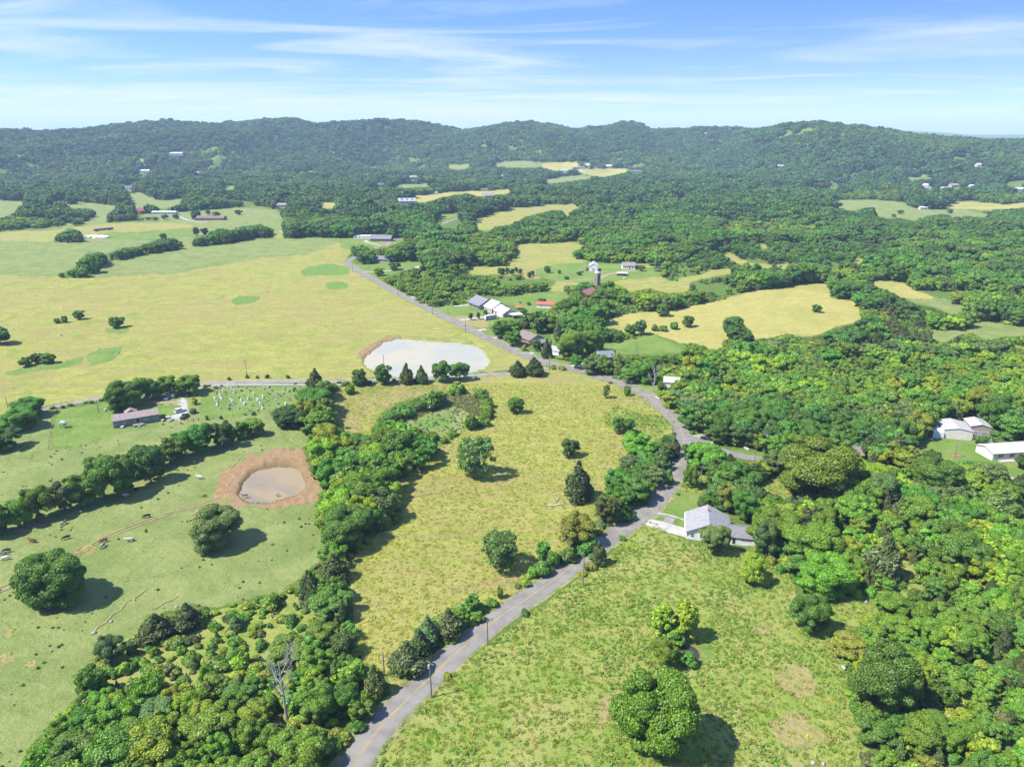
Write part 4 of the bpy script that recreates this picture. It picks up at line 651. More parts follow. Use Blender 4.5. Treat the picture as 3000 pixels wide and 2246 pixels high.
# boxes read off the photo: view, [x0 y0 x1 y1 kind tint], and where they stand
TB = [
 ('J', 'in the cattle pasture beside the muddy pond', '995,310,1245,535,b,grey'), ('J', 'casting its shade among the grazing cattle', '120,535,440,830,b,mid'),
 ('J', 'in the scrub below the cattle pasture', '715,850,900,1015,c,darkolive;890,800,1050,950,c,darkolive;500,975,650,1130,b,blue;410,1130,560,1310,b,mid;1530,640,1650,790,c,darkolive;1180,870,1250,960,c,blue;965,1085,1030,1150,c,blue;1205,1060,1290,1150,s,lime;1020,1135,1080,1220,s,lime;600,1110,680,1180,s,lime;800,1190,840,1240,s,lime;1370,1000,1580,1120,b,bright;1330,760,1450,850,s,bright;700,1330,930,1450,b,blue;480,1310,700,1520,b,bright;250,1490,470,1656,b,mid;960,1330,1230,1560,b,bright;1540,1240,1740,1420,b,bright;1230,1400,1420,1600,b,bright;1160,1200,1340,1340,b,mid;1400,1500,1700,1656,b,bright'),
 ('J', 'amid the scrub below the cattle pasture', '1360,1105,1590,1445,d,grey'),
 ('E', 'in the long hedgerow below the mobile home', '560,1170,720,1330,b,mid;680,1165,890,1330,b,mid;850,1105,1030,1290,b,dark;1010,1060,1200,1240,b,mid;1100,1010,1260,1190,b,deep;1220,960,1400,1160,b,mid;1370,950,1530,1130,b,dark;1500,960,1610,1080,b,mid;1580,930,1720,1055,b,bright'),
 ('J', 'in the long hedgerow by the cattle', '-130,330,20,480,b,dark;-80,300,60,470,b,mid;30,270,170,430,b,bright;120,205,290,390,b,bright;270,180,400,345,b,brown;350,140,520,320,b,mid;450,50,640,290,b,mid;580,70,720,260,b,deep;700,10,850,200,b,dark'),
 ('E', 'by the narrow road at the left edge', '20,870,250,1010,b,mid;90,815,295,920,b,mid;-60,990,140,1150,b,dark'),
 ('E', 'alone in the wide hay meadow', '-60,340,80,460,b,dark;480,235,555,300,b,mid;710,275,805,355,b,mid'), ('E', 'in the wide hay meadow', '350,285,395,325,s,mid;395,268,445,320,s,mid;130,540,215,605,b,mid;205,512,285,585,b,dark;270,515,360,585,b,mid'),
 ('E', 'in the grove behind the mobile home', '700,690,900,880,b,deep;820,660,1000,830,b,bright;940,690,1050,820,b,mid;1005,655,1160,800,b,bright;1140,650,1310,790,b,bright;780,740,920,880,b,bright'),
 ('E', 'at the corner of the cemetery', '1985,610,2115,760,c,darkolive;1770,850,1980,1000,b,dark;1915,735,2160,900,b,deep;1975,870,2160,990,b,bright'),
 ('E', 'on the cemetery lawn or its border', '1895,732,1925,768,s,mid;1225,870,1280,910,s,dark;1240,800,1285,850,s,lime;1255,760,1280,800,s,mid;1630,890,1660,920,s,mid;1420,918,1445,945,s,dark;1330,915,1355,950,s,dark;1380,725,1415,750,s,mid;1580,905,1600,920,s,mid'),
 ('E', 'on the hay field verge opposite the cemetery', '1470,668,1500,692,s,dark;1590,650,1615,680,s,mid;1655,660,1680,682,s,mid;1715,650,1750,680,s,dark;1850,655,1880,682,s,mid'),
 ('K', 'in the row before the milky pond', '255,55,355,160,b,deep;400,25,505,155,b,mid;545,20,630,150,c,olive;630,35,720,145,c,darkolive;735,5,850,140,b,mid;840,10,955,130,b,mid;215,145,290,210,s,bright'),
 ('K', 'at the fork of the narrow road', '1185,5,1295,105,c,darkolive;1270,-15,1400,100,c,darkolive'),
 ('K', 'in the hedgerow running from the cemetery', '-20,170,165,330,b,deep;0,290,150,400,b,bright;60,380,160,470,b,bright;0,455,180,650,b,lime;90,510,220,590,b,blue;60,580,210,770,b,mid;60,760,260,930,b,bright;80,860,390,1120,b,mid;70,1130,260,1320,c,olive;220,770,380,870,c,brown'),
 ('K', 'in the ring round the algae pond', '820,130,940,210,s,bright;660,200,830,270,s,mid;440,290,560,380,s,mid;510,260,640,350,s,mid;600,235,720,310,s,mid;980,170,1070,240,s,mid;1035,220,1105,290,s,bright;1030,280,1100,350,s,bright;920,310,1010,420,s,mid;990,330,1080,400,s,bright;820,410,890,455,s,bright;690,420,780,485,s,bright;580,405,700,480,s,lime;490,380,600,490,s,bright;370,390,500,500,s,bright;450,350,550,420,s,mid'),
 ('K', 'in the thicket beside the algae pond', '230,440,420,560,b,mid;540,470,770,640,g,mid;380,480,600,660,g,mid;360,580,560,760,g,mid;190,550,400,740,g,mid;340,750,540,960,g,grey;640,560,700,660,s,mid;230,700,360,800,g,grey'),
 ('K', 'wrapped in ivy, mid hay field', '875,440,1115,705,g,grey'), ('K', 'standing alone in the hay field near the algae pond', '1185,220,1280,325,b,mid'), ('K', 'standing alone in the hay field above the tall cedar', '1490,465,1600,580,b,dark'), ('K', 'tall and pointed in the middle of the hay field', '1500,595,1690,835,c,darkolive'), ('K', 'in the hay near the road bend', '1790,335,1870,440,b,mid;1850,345,1930,445,b,mid'), ('K', 'beside the curve of the road', '1740,145,1785,235,g,grey;1860,150,1910,220,s,mid'), ('K', 'half bare, at the lower end of the hay field', '1020,1000,1260,1245,g,grey'),
 ('K', 'in the roadside belt below the bend', '1850,430,2050,600,b,bright;2040,520,2140,660,c,blue;2110,440,2200,580,c,olive;1820,560,1960,680,g,grey;1930,620,2110,760,g,grey;1750,640,1900,780,b,mid;1860,680,2050,850,b,mid;1680,790,1850,980,g,grey;1470,905,1700,1110,b,yellow;1350,1075,1430,1190,u,mid;1400,1120,1500,1230,s,mid;1480,1100,1600,1200,s,mid;1560,1040,1720,1150,s,deep;1800,860,1930,960,s,deep;1290,1215,1380,1290,s,bright;2080,640,2160,740,s,mid'),
 ('L', 'on the bank above the near road', '1330,80,1450,180,s,deep;1250,180,1320,240,s,lime;1110,225,1160,305,s,lime;1045,295,1130,360,s,mid;935,280,1020,400,u,mid;740,350,930,540,c,olive;640,400,790,580,c,blue;480,540,700,760,c,olive;600,480,740,660,c,darkolive;960,370,1050,450,s,bright'),
 ('L', 'in the hedgerow left of the hay field', '60,60,250,200,c,olive;-20,140,90,330,c,darkolive;30,260,280,420,b,mid;130,490,300,660,g,grey;0,430,200,600,b,bright;330,690,470,880,c,grey;150,640,300,800,b,mid;-40,600,140,780,b,bright;160,820,320,1000,b,deep;-30,820,180,1040,b,bright'),
 ('M', 'in front of the white house', '295,755,475,950,b,grey'),
 ('M', 'around the white house by the road', '485,550,645,760,b,deep;380,520,520,700,b,yellow;290,630,345,700,c,darkolive;600,745,750,970,b,blue;520,945,690,1130,b,lime;580,680,900,900,b,bright;790,740,1120,1000,b,bright;860,940,1190,1205,b,bright;740,1000,810,1060,s,mid'),
 ('M', 'the broadest crown, beside the branch road', '720,255,1230,640,b,bright'),
 ('M', 'in the wood behind the white house', '1120,840,1270,1010,b,lime;1240,820,1490,1110,c,olive;990,460,1170,690,c,olive;960,610,1090,760,b,bright;1170,380,1420,560,b,lime;1330,460,1500,620,c,olive;1550,370,1810,610,b,mid;1780,420,1980,610,b,yellow;1900,400,2110,560,g,grey;1920,540,2180,760,c,grey;1480,590,1620,760,c,grey;1110,600,1330,800,b,bright;870,610,980,700,g,grey;1450,540,1560,640,b,mid'),
 ('M', 'in the yard of the cream houses', '1370,220,1520,420,c,blue;1480,320,1620,490,c,grey;1630,325,1695,375,c,darkolive;1910,240,1995,320,b,mid;2010,225,2130,300,b,mid;2150,350,2290,450,b,dark;2140,460,2260,570,c,darkolive'),
 ('M', 'at the fork of the branch road', '420,410,570,510,b,bright;500,470,650,590,c,olive;220,290,430,470,b,bright;200,420,290,560,b,bright;420,350,530,430,c,darkolive;580,400,720,500,b,lime;570,220,690,330,b,lime;690,370,790,470,b,lime'),
 ('M', 'at the edge of the wood behind the cream garage', '2160,130,2260,290,d,grey'),
 ('N', 'a great dome alone in the weedy field', '-185,650,275,1150,b,bright'), ('N', 'beside the small dark pool', '20,430,175,610,b,bright;15,235,140,440,u,lime;140,225,285,460,u,lime;60,330,230,470,s,bright;180,510,290,610,s,mid'), ('N', 'on the far side of the weedy field', '840,180,1060,415,b,deep'), ('N', 'at the wood edge along the weedy field', '1070,400,1270,570,b,yellow;1160,470,1560,900,b,mid;1330,165,1520,320,b,bright;1200,880,1420,1080,b,mid;1480,880,1700,1110,b,bright;1340,310,1560,470,b,bright'),
 ('H', 'round the brown-roofed brick house', '970,630,1090,755,b,mid;1055,695,1170,805,b,mid;1230,570,1340,720,u,mid;1160,600,1230,690,c,olive;1235,750,1300,835,b,mid;1290,750,1370,880,c,darkolive;1165,790,1205,835,s,lime;1320,600,1460,720,b,mid;1390,690,1580,880,b,bright;1540,680,1700,850,b,bright;1440,630,1620,730,b,mid;1480,850,1560,950,b,mid;1560,870,1680,990,b,blue;1660,890,1760,990,b,bright;1380,490,1560,640,b,deep;1060,630,1170,720,b,deep'),
 ('H', 'in the row along the ranch driveway', '825,585,855,635,u,dark;875,580,903,632,u,dark;922,565,950,625,u,dark'), ('H', 'in the ranch paddock', '1265,490,1325,530,b,mid;1200,515,1230,540,s,dark;1160,560,1210,600,b,dark'),
 ('H', 'along the golden field', '2030,525,2125,610,b,mid;1730,690,1820,760,b,bright;1840,655,1920,735,b,mid;1895,630,1975,730,b,blue;2000,660,2060,705,s,mid;2050,670,2120,700,s,mid;2120,640,2190,695,s,mid'),
 ('H', 'in the meadow of the white barn', '1310,280,1360,330,b,mid;1010,295,1060,340,b,dark;1060,292,1090,335,b,dark;1085,300,1125,345,b,dark;1120,290,1145,330,u,dark;1200,320,1235,360,b,mid;1400,310,1425,335,b,dark;1440,345,1480,372,s,dark;1225,312,1255,350,b,mid;1920,280,1965,320,b,dark;1525,320,1560,345,b,dark;1145,300,1175,335,b,mid'),
 ('H', 'beside the silo', '1520,390,1640,460,b,mid;1620,430,1720,520,b,mid;1690,380,1770,470,b,mid;1510,440,1560,500,b,mid;1720,430,1800,520,b,bright;1560,490,1610,545,b,mid'),
 ('H', 'on the lawns at the upper bend', '210,290,285,350,b,lime;300,260,385,310,b,mid;530,210,680,330,b,mid;430,300,520,350,b,bright'),
 ('I', 'alone in the golden field', '830,420,895,475,b,mid'), ('I', 'below the golden field, in a pair', '260,505,370,630,b,dark;320,570,430,670,b,dark'), ('I', 'at the left end of the golden field', '-10,490,70,570,b,mid'),
 ('H', 'by the road bend near a white shed', '1970,945,2075,1105,d,grey'),
 ('A', 'on the distant green pastures', '1235,700,1305,760,b,dark;1335,695,1365,730,b,dark;1375,705,1430,750,b,dark;1525,695,1575,728,b,dark;1045,725,1090,760,b,dark;1120,720,1165,755,b,dark;470,755,520,800,b,dark;1255,805,1295,865,b,dark;1305,808,1352,862,b,dark;430,600,505,660,b,dark;1035,845,1085,888,b,mid'),
 ('C', 'on the far pasture at the right', '1390,695,1428,725,b,dark;1350,718,1383,742,s,dark;1715,690,1750,720,b,dark;950,640,1028,690,b,mid;1170,675,1240,735,b,dark'),
]
ORD = ['leftmost', 'second from the left', 'third from the left', 'fourth from the left', 'fifth from the left', 'sixth from the left', 'seventh from the left', 'eighth from the left', 'ninth from the left']
NB = {'b': 0, 'c': 0, 's': 0}
for tg, where, boxes in TB:
    L = []
    for b in boxes.split(';'):
        q = b.split(','); L.append((*map(float, q[:4]), q[4], q[5]))
    L.sort(key=lambda q: q[0]+q[2])
    seen = {}
    for q in L: seen.setdefault((q[4], q[5]), []).append(q)
    for (kd, ti), qs in seen.items():
        for i, q in enumerate(qs):
            g, h, w = box_to_tree(tg, *q[:4])
            lab = (TWORD[ti]+' ' if kd != 'd' else 'grey ')+KNAME[kd][1]+' '+where
            if len(qs) > 1: lab += ', ' + (ORD[i] if i < len(ORD) else 'rightmost')
            plant(kd, g[0], g[1], g[2], h, w, TINT[ti], lab, ('trees ' if kd != 's' else 'shrubs ')+where if len(qs) > 1 else None)
            if kd in NB: NB[kd] += 1
# ------------------------------------------------------------------ woods: scattered over everything that is not open land
ZONES = [  # view, outline, share of cedar, height factor
 ('J', [(-200,1656),(300,1400),(430,1080),(600,1000),(760,930),(1000,880),(1330,800),(1500,750),(1640,700),(1760,900),(1760,1700)], 0.12, 0.62), ('J', [(430,1080),(600,1000),(760,930),(1000,880),(1330,800),(1500,750),(1640,700),(1620,950),(1450,1200),(1000,1280),(480,1270)], 0.36, 0.22), ('K', [(370,180),(1110,170),(1110,500),(370,500)], 0.0, 0.33), ('K', [(1250,1400),(1250,1150),(1700,560),(2220,400),(2220,700),(1500,1400)], 0.1, 0.55), ('L', [(440,800),(440,600),(900,300),(1450,60),(1450,200),(600,800)], 0.25, 0.5),
 ('I', [(900,640),(1150,500),(1450,430),(1600,560),(1600,720),(1300,760),(1000,920),(780,850),(680,720)], 0.75, 0.85),
 ('N', [(1450,900),(1800,560),(2300,500),(2300,1300),(1500,1300)], 0.62, 0.85), ('M', [(1400,480),(2250,560),(2250,900),(1600,800),(1400,640)], 0.30, 0.75),
 ('I', [(300,40),(1300,40),(1300,230),(300,230),(-100,330),(-100,180)], 0.25, 0.45), ('H', [(250,340),(1400,360),(1400,480),(900,560),(500,540)], 0.05, 0.75), ('I', [(1500,640),(2300,600),(2300,760),(1500,780)], 0.5, 0.8),
]
zc_ = np.full((RH, RW), 0.13); zh_ = np.ones((RH, RW))
for t, pts, a, b in ZONES: raster(zc_, S(t, pts), a); raster(zh_, S(t, pts), b)
road_pts = np.concatenate([p[::2] for p, w in ROADS if len(p) > 3]); road_w = np.concatenate([np.full(len(p[::2]), w) for p, w in ROADS if len(p) > 3])
def near_any(x, y, P, rad):
    """True where a point lies within rad of any of P (grid hash)"""
    cell = 16.0; d_ = {}
    for k, (a, b) in enumerate(P): d_.setdefault((int(a//cell), int(b//cell)), []).append(k)
    o = np.zeros(len(x), bool)
    for i in range(len(x)):
        ci, cj = int(x[i]//cell), int(y[i]//cell)
        for a in (-1, 0, 1):
            for b in (-1, 0, 1):
                for k in d_.get((ci+a, cj+b), ()):
                    if (x[i]-P[k][0])**2+(y[i]-P[k][1])**2 < rad[k]**2: o[i] = True
    return o
def candidates(r0, r1, cell, seed):
    rg = np.random.default_rng(seed); xm = r1*0.86
    X, Y = np.meshgrid(np.arange(-xm, xm, cell), np.arange(0, r1, cell)); X = X.ravel()+rg.uniform(-.48, .48, X.size)*cell; Y = Y.ravel()+rg.uniform(-.48, .48, Y.size)*cell
    r = np.hypot(X, Y); k = (r >= r0) & (r < r1) & (np.abs(X) < Y*0.86+25); X, Y = X[k], Y[k]; Z = H(X, Y); u, v, d = proj(X, Y, Z)
    k = (u > -260) & (u < 3260) & (v < 2700); return X[k], Y[k], Z[k], u[k], v[k], d[k], rg
def fit(X, Y, Z, hs, wf):
    """largest of a few heights whose outline stays off the open land as the photo shows it"""
    h = np.zeros(len(X)); ub, vb, _ = proj(X, Y, Z); base_ok = ~look(openm, ub, vb, False).astype(bool)
    for k in (1.0, 0.8, 0.6, 0.42, 0.3):
        hh = hs*k; ok = base_ok & (h == 0)
        for q in (0.35, 0.7, 1.0):
            u, v, d = proj(X, Y, Z+hh*q); ok &= ~look(openm, u, v, False).astype(bool)
        u, v, d = proj(X, Y, Z+hh*0.5)
        for s in (-1, 1): ok &= ~look(openm, u+s*0.36*hh*wf*FPX/d, v, False).astype(bool)
        h = np.where(ok, hh, h)
    return h
wood = []       # x y z h w kind tint u v dist
for r0, r1, cell, hm, seed in [(60, 330, 4.6, 8.5, 1), (330, 620, 5.6, 10, 2), (620, 1150, 7.0, 11.5, 3), (1150, 2000, 8.6, 13, 4), (2000, 4300, 10.5, 14.5, 5)]:
    X, Y, Z, u, v, d, rg = candidates(r0, r1, cell, seed)
    # hide slopes the camera never sees: behind the crest
    zh = look(zh_, u, v, 1.0); zc = look(zc_, u, v, 0.13)
    grove = fbm(X/45., Y/45., 21, 2); g2 = fbm(X/110., Y/110., 25, 3) if r0 < 2000 else fbm(X/200., Y/200., 26, 3); zh = zh*np.where(g2 > 0.56, 0.66, np.where(g2 < 0.43, 1.22, 1.0)); gap = fbm(X/38., Y/38., 27, 2) > (0.67 if r0 > 300 else 0.9); hs = hm*zh*rg.uniform(0.72, 1.3, len(X))*(0.72+0.6*grove)
    ced = rg.random(len(X)) < zc*np.where(fbm(X/30., Y/30., 23, 2) > 0.52, 1.7, 0.55)
    hs = np.where(ced, hs*0.85, hs); wf = np.where(ced, rg.uniform(0.48, 0.66, len(X)), rg.uniform(0.80, 1.10, len(X)))
    h = fit(X, Y, Z, hs, wf); k = (h > 1.2) & ~gap
    if r0 < 1200:
        P = [(a, b) for a, b in road_pts]; k &= ~near_any(X, Y, P, road_w/2+2.2)
        T = np.array(TREES); k &= ~near_any(X, Y, T[:, :2], T[:, 2]*0.8)
    for i in np.flatnonzero(k):
        kd = 'c' if ced[i] else ('s' if h[i] < 3.4 else 'b')
        w = h[i]*wf[i]*(1.25 if kd == 's' else 1); w = max(w, cell*0.62 if kd == 'b' else 0)
        s = grove[i]; rv = rg.random()
        if kd == 'c': ti = 'olive' if rv < .45 else 'darkolive' if rv < .75 else 'grey' if rv < .88 else 'brown'
        else: ti = ('bright' if rv < .42 else 'mid' if rv < .62 else 'lime' if rv < .80 else 'deep' if rv < .90 else 'grey' if rv < .96 else 'blue') if r0 < 620 else ('mid' if rv < .42 else 'deep' if rv < .64 else 'bright' if rv < .82 else 'dark' if rv < .95 else 'blue')
        if kd != 'c' and g2[i] > 0.56: ti = 'bright' if rv < .5 else 'lime' if rv < .75 else 'mid'
        elif kd != 'c' and g2[i] < 0.43: ti = 'dark' if rv < .45 else 'deep' if rv < .8 else 'mid'
        if r0 < 300 and u[i] < 1220 and kd != 'c': ti = 'bright' if rv < .45 else 'lime' if rv < .75 else 'mid'
        wood.append((X[i], Y[i], Z[i], h[i], w, kd, ti, u[i], v[i], d[i]))
LIMIT = {'b': 296-NB['b'], 'c': 240-NB['c'], 's': 296-NB['s']}
LAND = [('the dead tree', 'J', 1475, 1400), ('the dark scrub cedars', 'J', 880, 950), ('the shady oak', 'J', 280, 800), ('the muddy pond', 'J', 1420, 200), ('the crossarm pole', 'L', 732, 888), ('the roadside cedars', 'L', 700, 600), ('the ivy-wrapped tree', 'K', 960, 680), ('the algae pond', 'K', 760, 350), ('the hay-field cedar', 'K', 1600, 800), ('the white house', 'M', 400, 830), ('the big domed tree', 'N', 60, 1000), ('the small dark pool', 'N', 240, 520), ('the wood edge rock', 'N', 1150, 615), ('the clearing rock', 'N', 1465, 150), ('the broadest tree', 'M', 950, 560), ('the black car', 'M', 338, 276), ('the cream garage', 'M', 1800, 260), ('the long cream house', 'M', 2050, 380), ('the cemetery', 'E', 1600, 830), ('the mobile home', 'E', 880, 960), ('the narrow road', 'E', 180, 900), ('the milky pond', 'H', 550, 880), ('the brick house', 'H', 1230, 780), ('the road fork', 'H', 1330, 950), ('the ranch', 'H', 1000, 560), ('the silo', 'H', 1655, 400), ('the rusty barn', 'H', 1600, 480), ('the white barn', 'H', 1635, 310), ('the upper road bend', 'H', 50, 260), ('the golden field', 'I', 500, 500), ('the golden-field pair', 'I', 360, 640), ('the red-roofed shed', 'H', 1330, 545), ('the hidden white shed', 'H', 2150, 1050), ('the branch road poles', 'M', 720, 330), ('the biggest wood-edge tree', 'N', 1350, 780), ('the broad olive cedar', 'M', 1370, 1050), ('the narrow far field', 'I', 1500, 370), ('the right-hand clearing', 'I', 1900, 600), ('the bottom right corner', 'N', 2150, 1150), ('the bottom left corner', 'J', 100, 1640), ('the weedy field', 'L', 1500, 800), ('the right picture edge', 'I', 2180, 900), ('the lower right edge', 'M', 2180, 900), ('the big wood middle', 'I', 1200, 950)]
LG = np.concatenate([G(t, [(x, y)]) for _, t, x, y in LAND]); USED = {}
def where_words(x, y):
    q = (LG[:, 0]-x)**2+(LG[:, 1]-y)**2; k = int(q.argmin()); dx, dy = x-LG[k, 0], y-LG[k, 1]; d_ = math.sqrt(q[k])
    rel = ('right of' if dx > 0 else 'left of') if abs(dx) > abs(dy) else ('behind' if dy > 0 else 'in front of')
    return ('just ' if d_ < 18 else '' if d_ < 45 else 'well ')+rel+' '+LAND[k][0]
def ordinal(i):
    w_ = ['leftmost', 'second', 'third', 'fourth', 'fifth', 'sixth', 'seventh', 'eighth', 'ninth', 'tenth', 'eleventh', 'twelfth', 'thirteenth', 'fourteenth', 'fifteenth', 'sixteenth', 'seventeenth', 'eighteenth', 'nineteenth', 'twentieth']
    return (w_[i] if i < 20 else '%dth' % (i+1)) + (' from left' if i else '')
inds, rest = [], []
for kd in 'bcs':
    L = [t for t in wood if t[5] == kd]
    L.sort(key=lambda t: -(t[3]/t[9] if (-20 < t[7] < 3020 and t[8]-t[3]*FPX/t[9]*0.8 < 2246) else 0)); inds += [(*t[:5], 'g' if q < .11 else 'u' if q < .17 else 'd' if q < .185 else kd, *t[6:]) if kd == 'b' else t for t, q in zip(L[:LIMIT[kd]], rng.random(LIMIT[kd]))]; rest += L[LIMIT[kd]:]
def ind_label(t):
    h, kd = t[3], t[5]; sz = ('tall ' if h > 10 else 'medium ' if h > 6.5 else 'small ' if h > 4 else 'little ') if kd != 's' else ('low ' if h < 1.8 else 'middling ' if h < 2.6 else 'bushy ')
    return sz+('grey' if kd == 'd' else TWORD[t[6]])+' '+KNAME[kd][1]+' '+where_words(t[0], t[1])
byl = {}
for t in inds: byl.setdefault(ind_label(t), []).append(t)
for lab, L in byl.items():
    L.sort(key=lambda t: t[7])
    for i, (x, y, z, h, w, kd, ti, u, v, d) in enumerate(L): plant(kd, x, y, z, h, w, TINT[ti], lab if len(L) == 1 else lab+', '+ordinal(i), ('shrubs' if kd == 's' else 'cedars' if kd == 'c' else 'broadleaf trees')+' of the woods')
# ---- everything beyond the nearest few hundred: instanced masses
def light_proto(kind, i, n, size, **k):
    rg = np.random.default_rng(300+i)
    if kind == 'b': h, w = 11.0, 10.5; lb = broad_lobes(rg, h, w, 16, 0.02)
    elif kind == 'c': h, w = 8.0, 4.8; lb = cedar_lobes(rg, h, w, 16)
    else: h, w = 3.0, 4.0; lb = shrub_lobes(rg, h, w, 8)
    return (bpy.data.objects.new('clump', crown_mesh('clump', lb, n, size, rg, **k)), h, w)
LP = {('b', 0): [light_proto('b', i, 6000, 0.54) for i in range(5)], ('b', 1): [light_proto('b', 20+i, 1300, 1.25) for i in range(5)],
      ('c', 0): [light_proto('c', 40+i, 1500, 0.62, droop=.25, shell=(.7, 1.3), asp=1.8) for i in range(3)], ('c', 1): [light_proto('c', 50+i, 450, 1.2, droop=.25, asp=1.6) for i in range(3)],
      ('s', 0): [light_proto('s', 60+i, 700, 0.5) for i in range(4)]}
def scatter(name, rows, protos, label, cat):
    """rows: x y z, scale xyz, rotation, tint, variant"""
    n = len(rows['p']); me = bpy.data.meshes.new(name); me.vertices.add(n); me.vertices.foreach_set('co', rows['p'].astype(np.float32).ravel())
    a = me.attributes.new('size', 'FLOAT_VECTOR', 'POINT'); a.data.foreach_set('vector', rows['s'].astype(np.float32).ravel())
    a = me.attributes.new('turn', 'FLOAT', 'POINT'); a.data.foreach_set('value', rows['r'].astype(np.float32))
    a = me.attributes.new('tint', 'FLOAT_COLOR', 'POINT'); a.data.foreach_set('color', np.concatenate([rows['t'], np.ones((n, 1))], 1).astype(np.float32).ravel())
    a = me.attributes.new('pick', 'INT', 'POINT'); a.data.foreach_set('value', rows['k'].astype(np.int32))
    o = link(bpy.data.objects.new(name, me)); tag(o, label, cat, kind='stuff')
    ng = bpy.data.node_groups.new(name, 'GeometryNodeTree'); ng.interface.new_socket('Geometry', in_out='INPUT', socket_type='NodeSocketGeometry'); ng.interface.new_socket('Geometry', in_out='OUTPUT', socket_type='NodeSocketGeometry')
    N = ng.nodes.new; gi, go = N('NodeGroupInput'), N('NodeGroupOutput'); jn = N('GeometryNodeJoinGeometry')
    for p in protos[::-1]:
        oi = N('GeometryNodeObjectInfo'); oi.inputs['Object'].default_value = p[0]; oi.inputs['As Instance'].default_value = True; ng.links.new(oi.outputs['Geometry'], jn.inputs[0])
    ip = N('GeometryNodeInstanceOnPoints'); ip.inputs['Pick Instance'].default_value = True
    def na_(nm, ty): q = N('GeometryNodeInputNamedAttribute'); q.data_type = ty; q.inputs['Name'].default_value = nm; return q.outputs['Attribute']
    cr = N('ShaderNodeCombineXYZ'); ng.links.new(na_('turn', 'FLOAT'), cr.inputs[2])
    ng.links.new(gi.outputs[0], ip.inputs['Points']); ng.links.new(jn.outputs[0], ip.inputs['Instance']); ng.links.new(na_('pick', 'INT'), ip.inputs['Instance Index']); ng.links.new(cr.outputs[0], ip.inputs['Rotation']); ng.links.new(na_('size', 'FLOAT_VECTOR'), ip.inputs['Scale'])
    ng.links.new(ip.outputs[0], go.inputs[0]); md = o.modifiers.new('scatter', 'NODES'); md.node_group = ng; return o
def mass(name, L, protos, label, cat):
    if not L: return
    n = len(L); k = rng.integers(0, len(protos), n); ph = np.array([p[1] for p in protos])[k]; pw = np.array([p[2] for p in protos])[k]
    A = np.array([t[:5] for t in L]); sx = A[:, 4]/pw*1.1
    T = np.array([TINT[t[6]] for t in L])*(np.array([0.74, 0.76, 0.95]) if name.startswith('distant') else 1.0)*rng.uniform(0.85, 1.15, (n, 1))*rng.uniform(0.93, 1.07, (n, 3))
    scatter(name, dict(p=A[:, :3]-np.array([0, 0, 0.1]), s=np.stack([sx, sx, A[:, 3]/ph], 1), r=rng.random(n)*6.283, t=T, k=k), protos, label, cat)
fr = lambda kd, near: [t for t in rest if t[5] == kd and (t[9] < 1000) == near]
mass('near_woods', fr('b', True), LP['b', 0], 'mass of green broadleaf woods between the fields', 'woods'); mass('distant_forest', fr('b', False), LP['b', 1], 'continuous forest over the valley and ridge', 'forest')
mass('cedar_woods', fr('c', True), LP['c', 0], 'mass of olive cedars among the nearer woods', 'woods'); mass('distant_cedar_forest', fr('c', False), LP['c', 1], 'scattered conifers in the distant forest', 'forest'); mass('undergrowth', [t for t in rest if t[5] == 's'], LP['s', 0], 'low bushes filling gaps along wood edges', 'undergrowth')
# understorey inside the nearer woods so no bare floor shows
X, Y, Z, u, v, d, rg = candidates(60, 560, 3.3, 71); hs = rg.uniform(0.9, 2.6, len(X)); h = fit(X, Y, Z, hs, np.full(len(X), 1.2)); k = (h > 0.5) & ~near_any(X, Y, [(a, b) for a, b in road_pts], road_w/2+1.0)
TI = ['bright', 'mid', 'lime', 'deep', 'yellow', 'olive']
mass('understorey', [(X[i], Y[i], Z[i], h[i], h[i]*1.5, 's', TI[int(rg.integers(6))]) for i in np.flatnonzero(k)], LP['s', 0], 'tangled understorey of brush beneath the woods', 'brush')
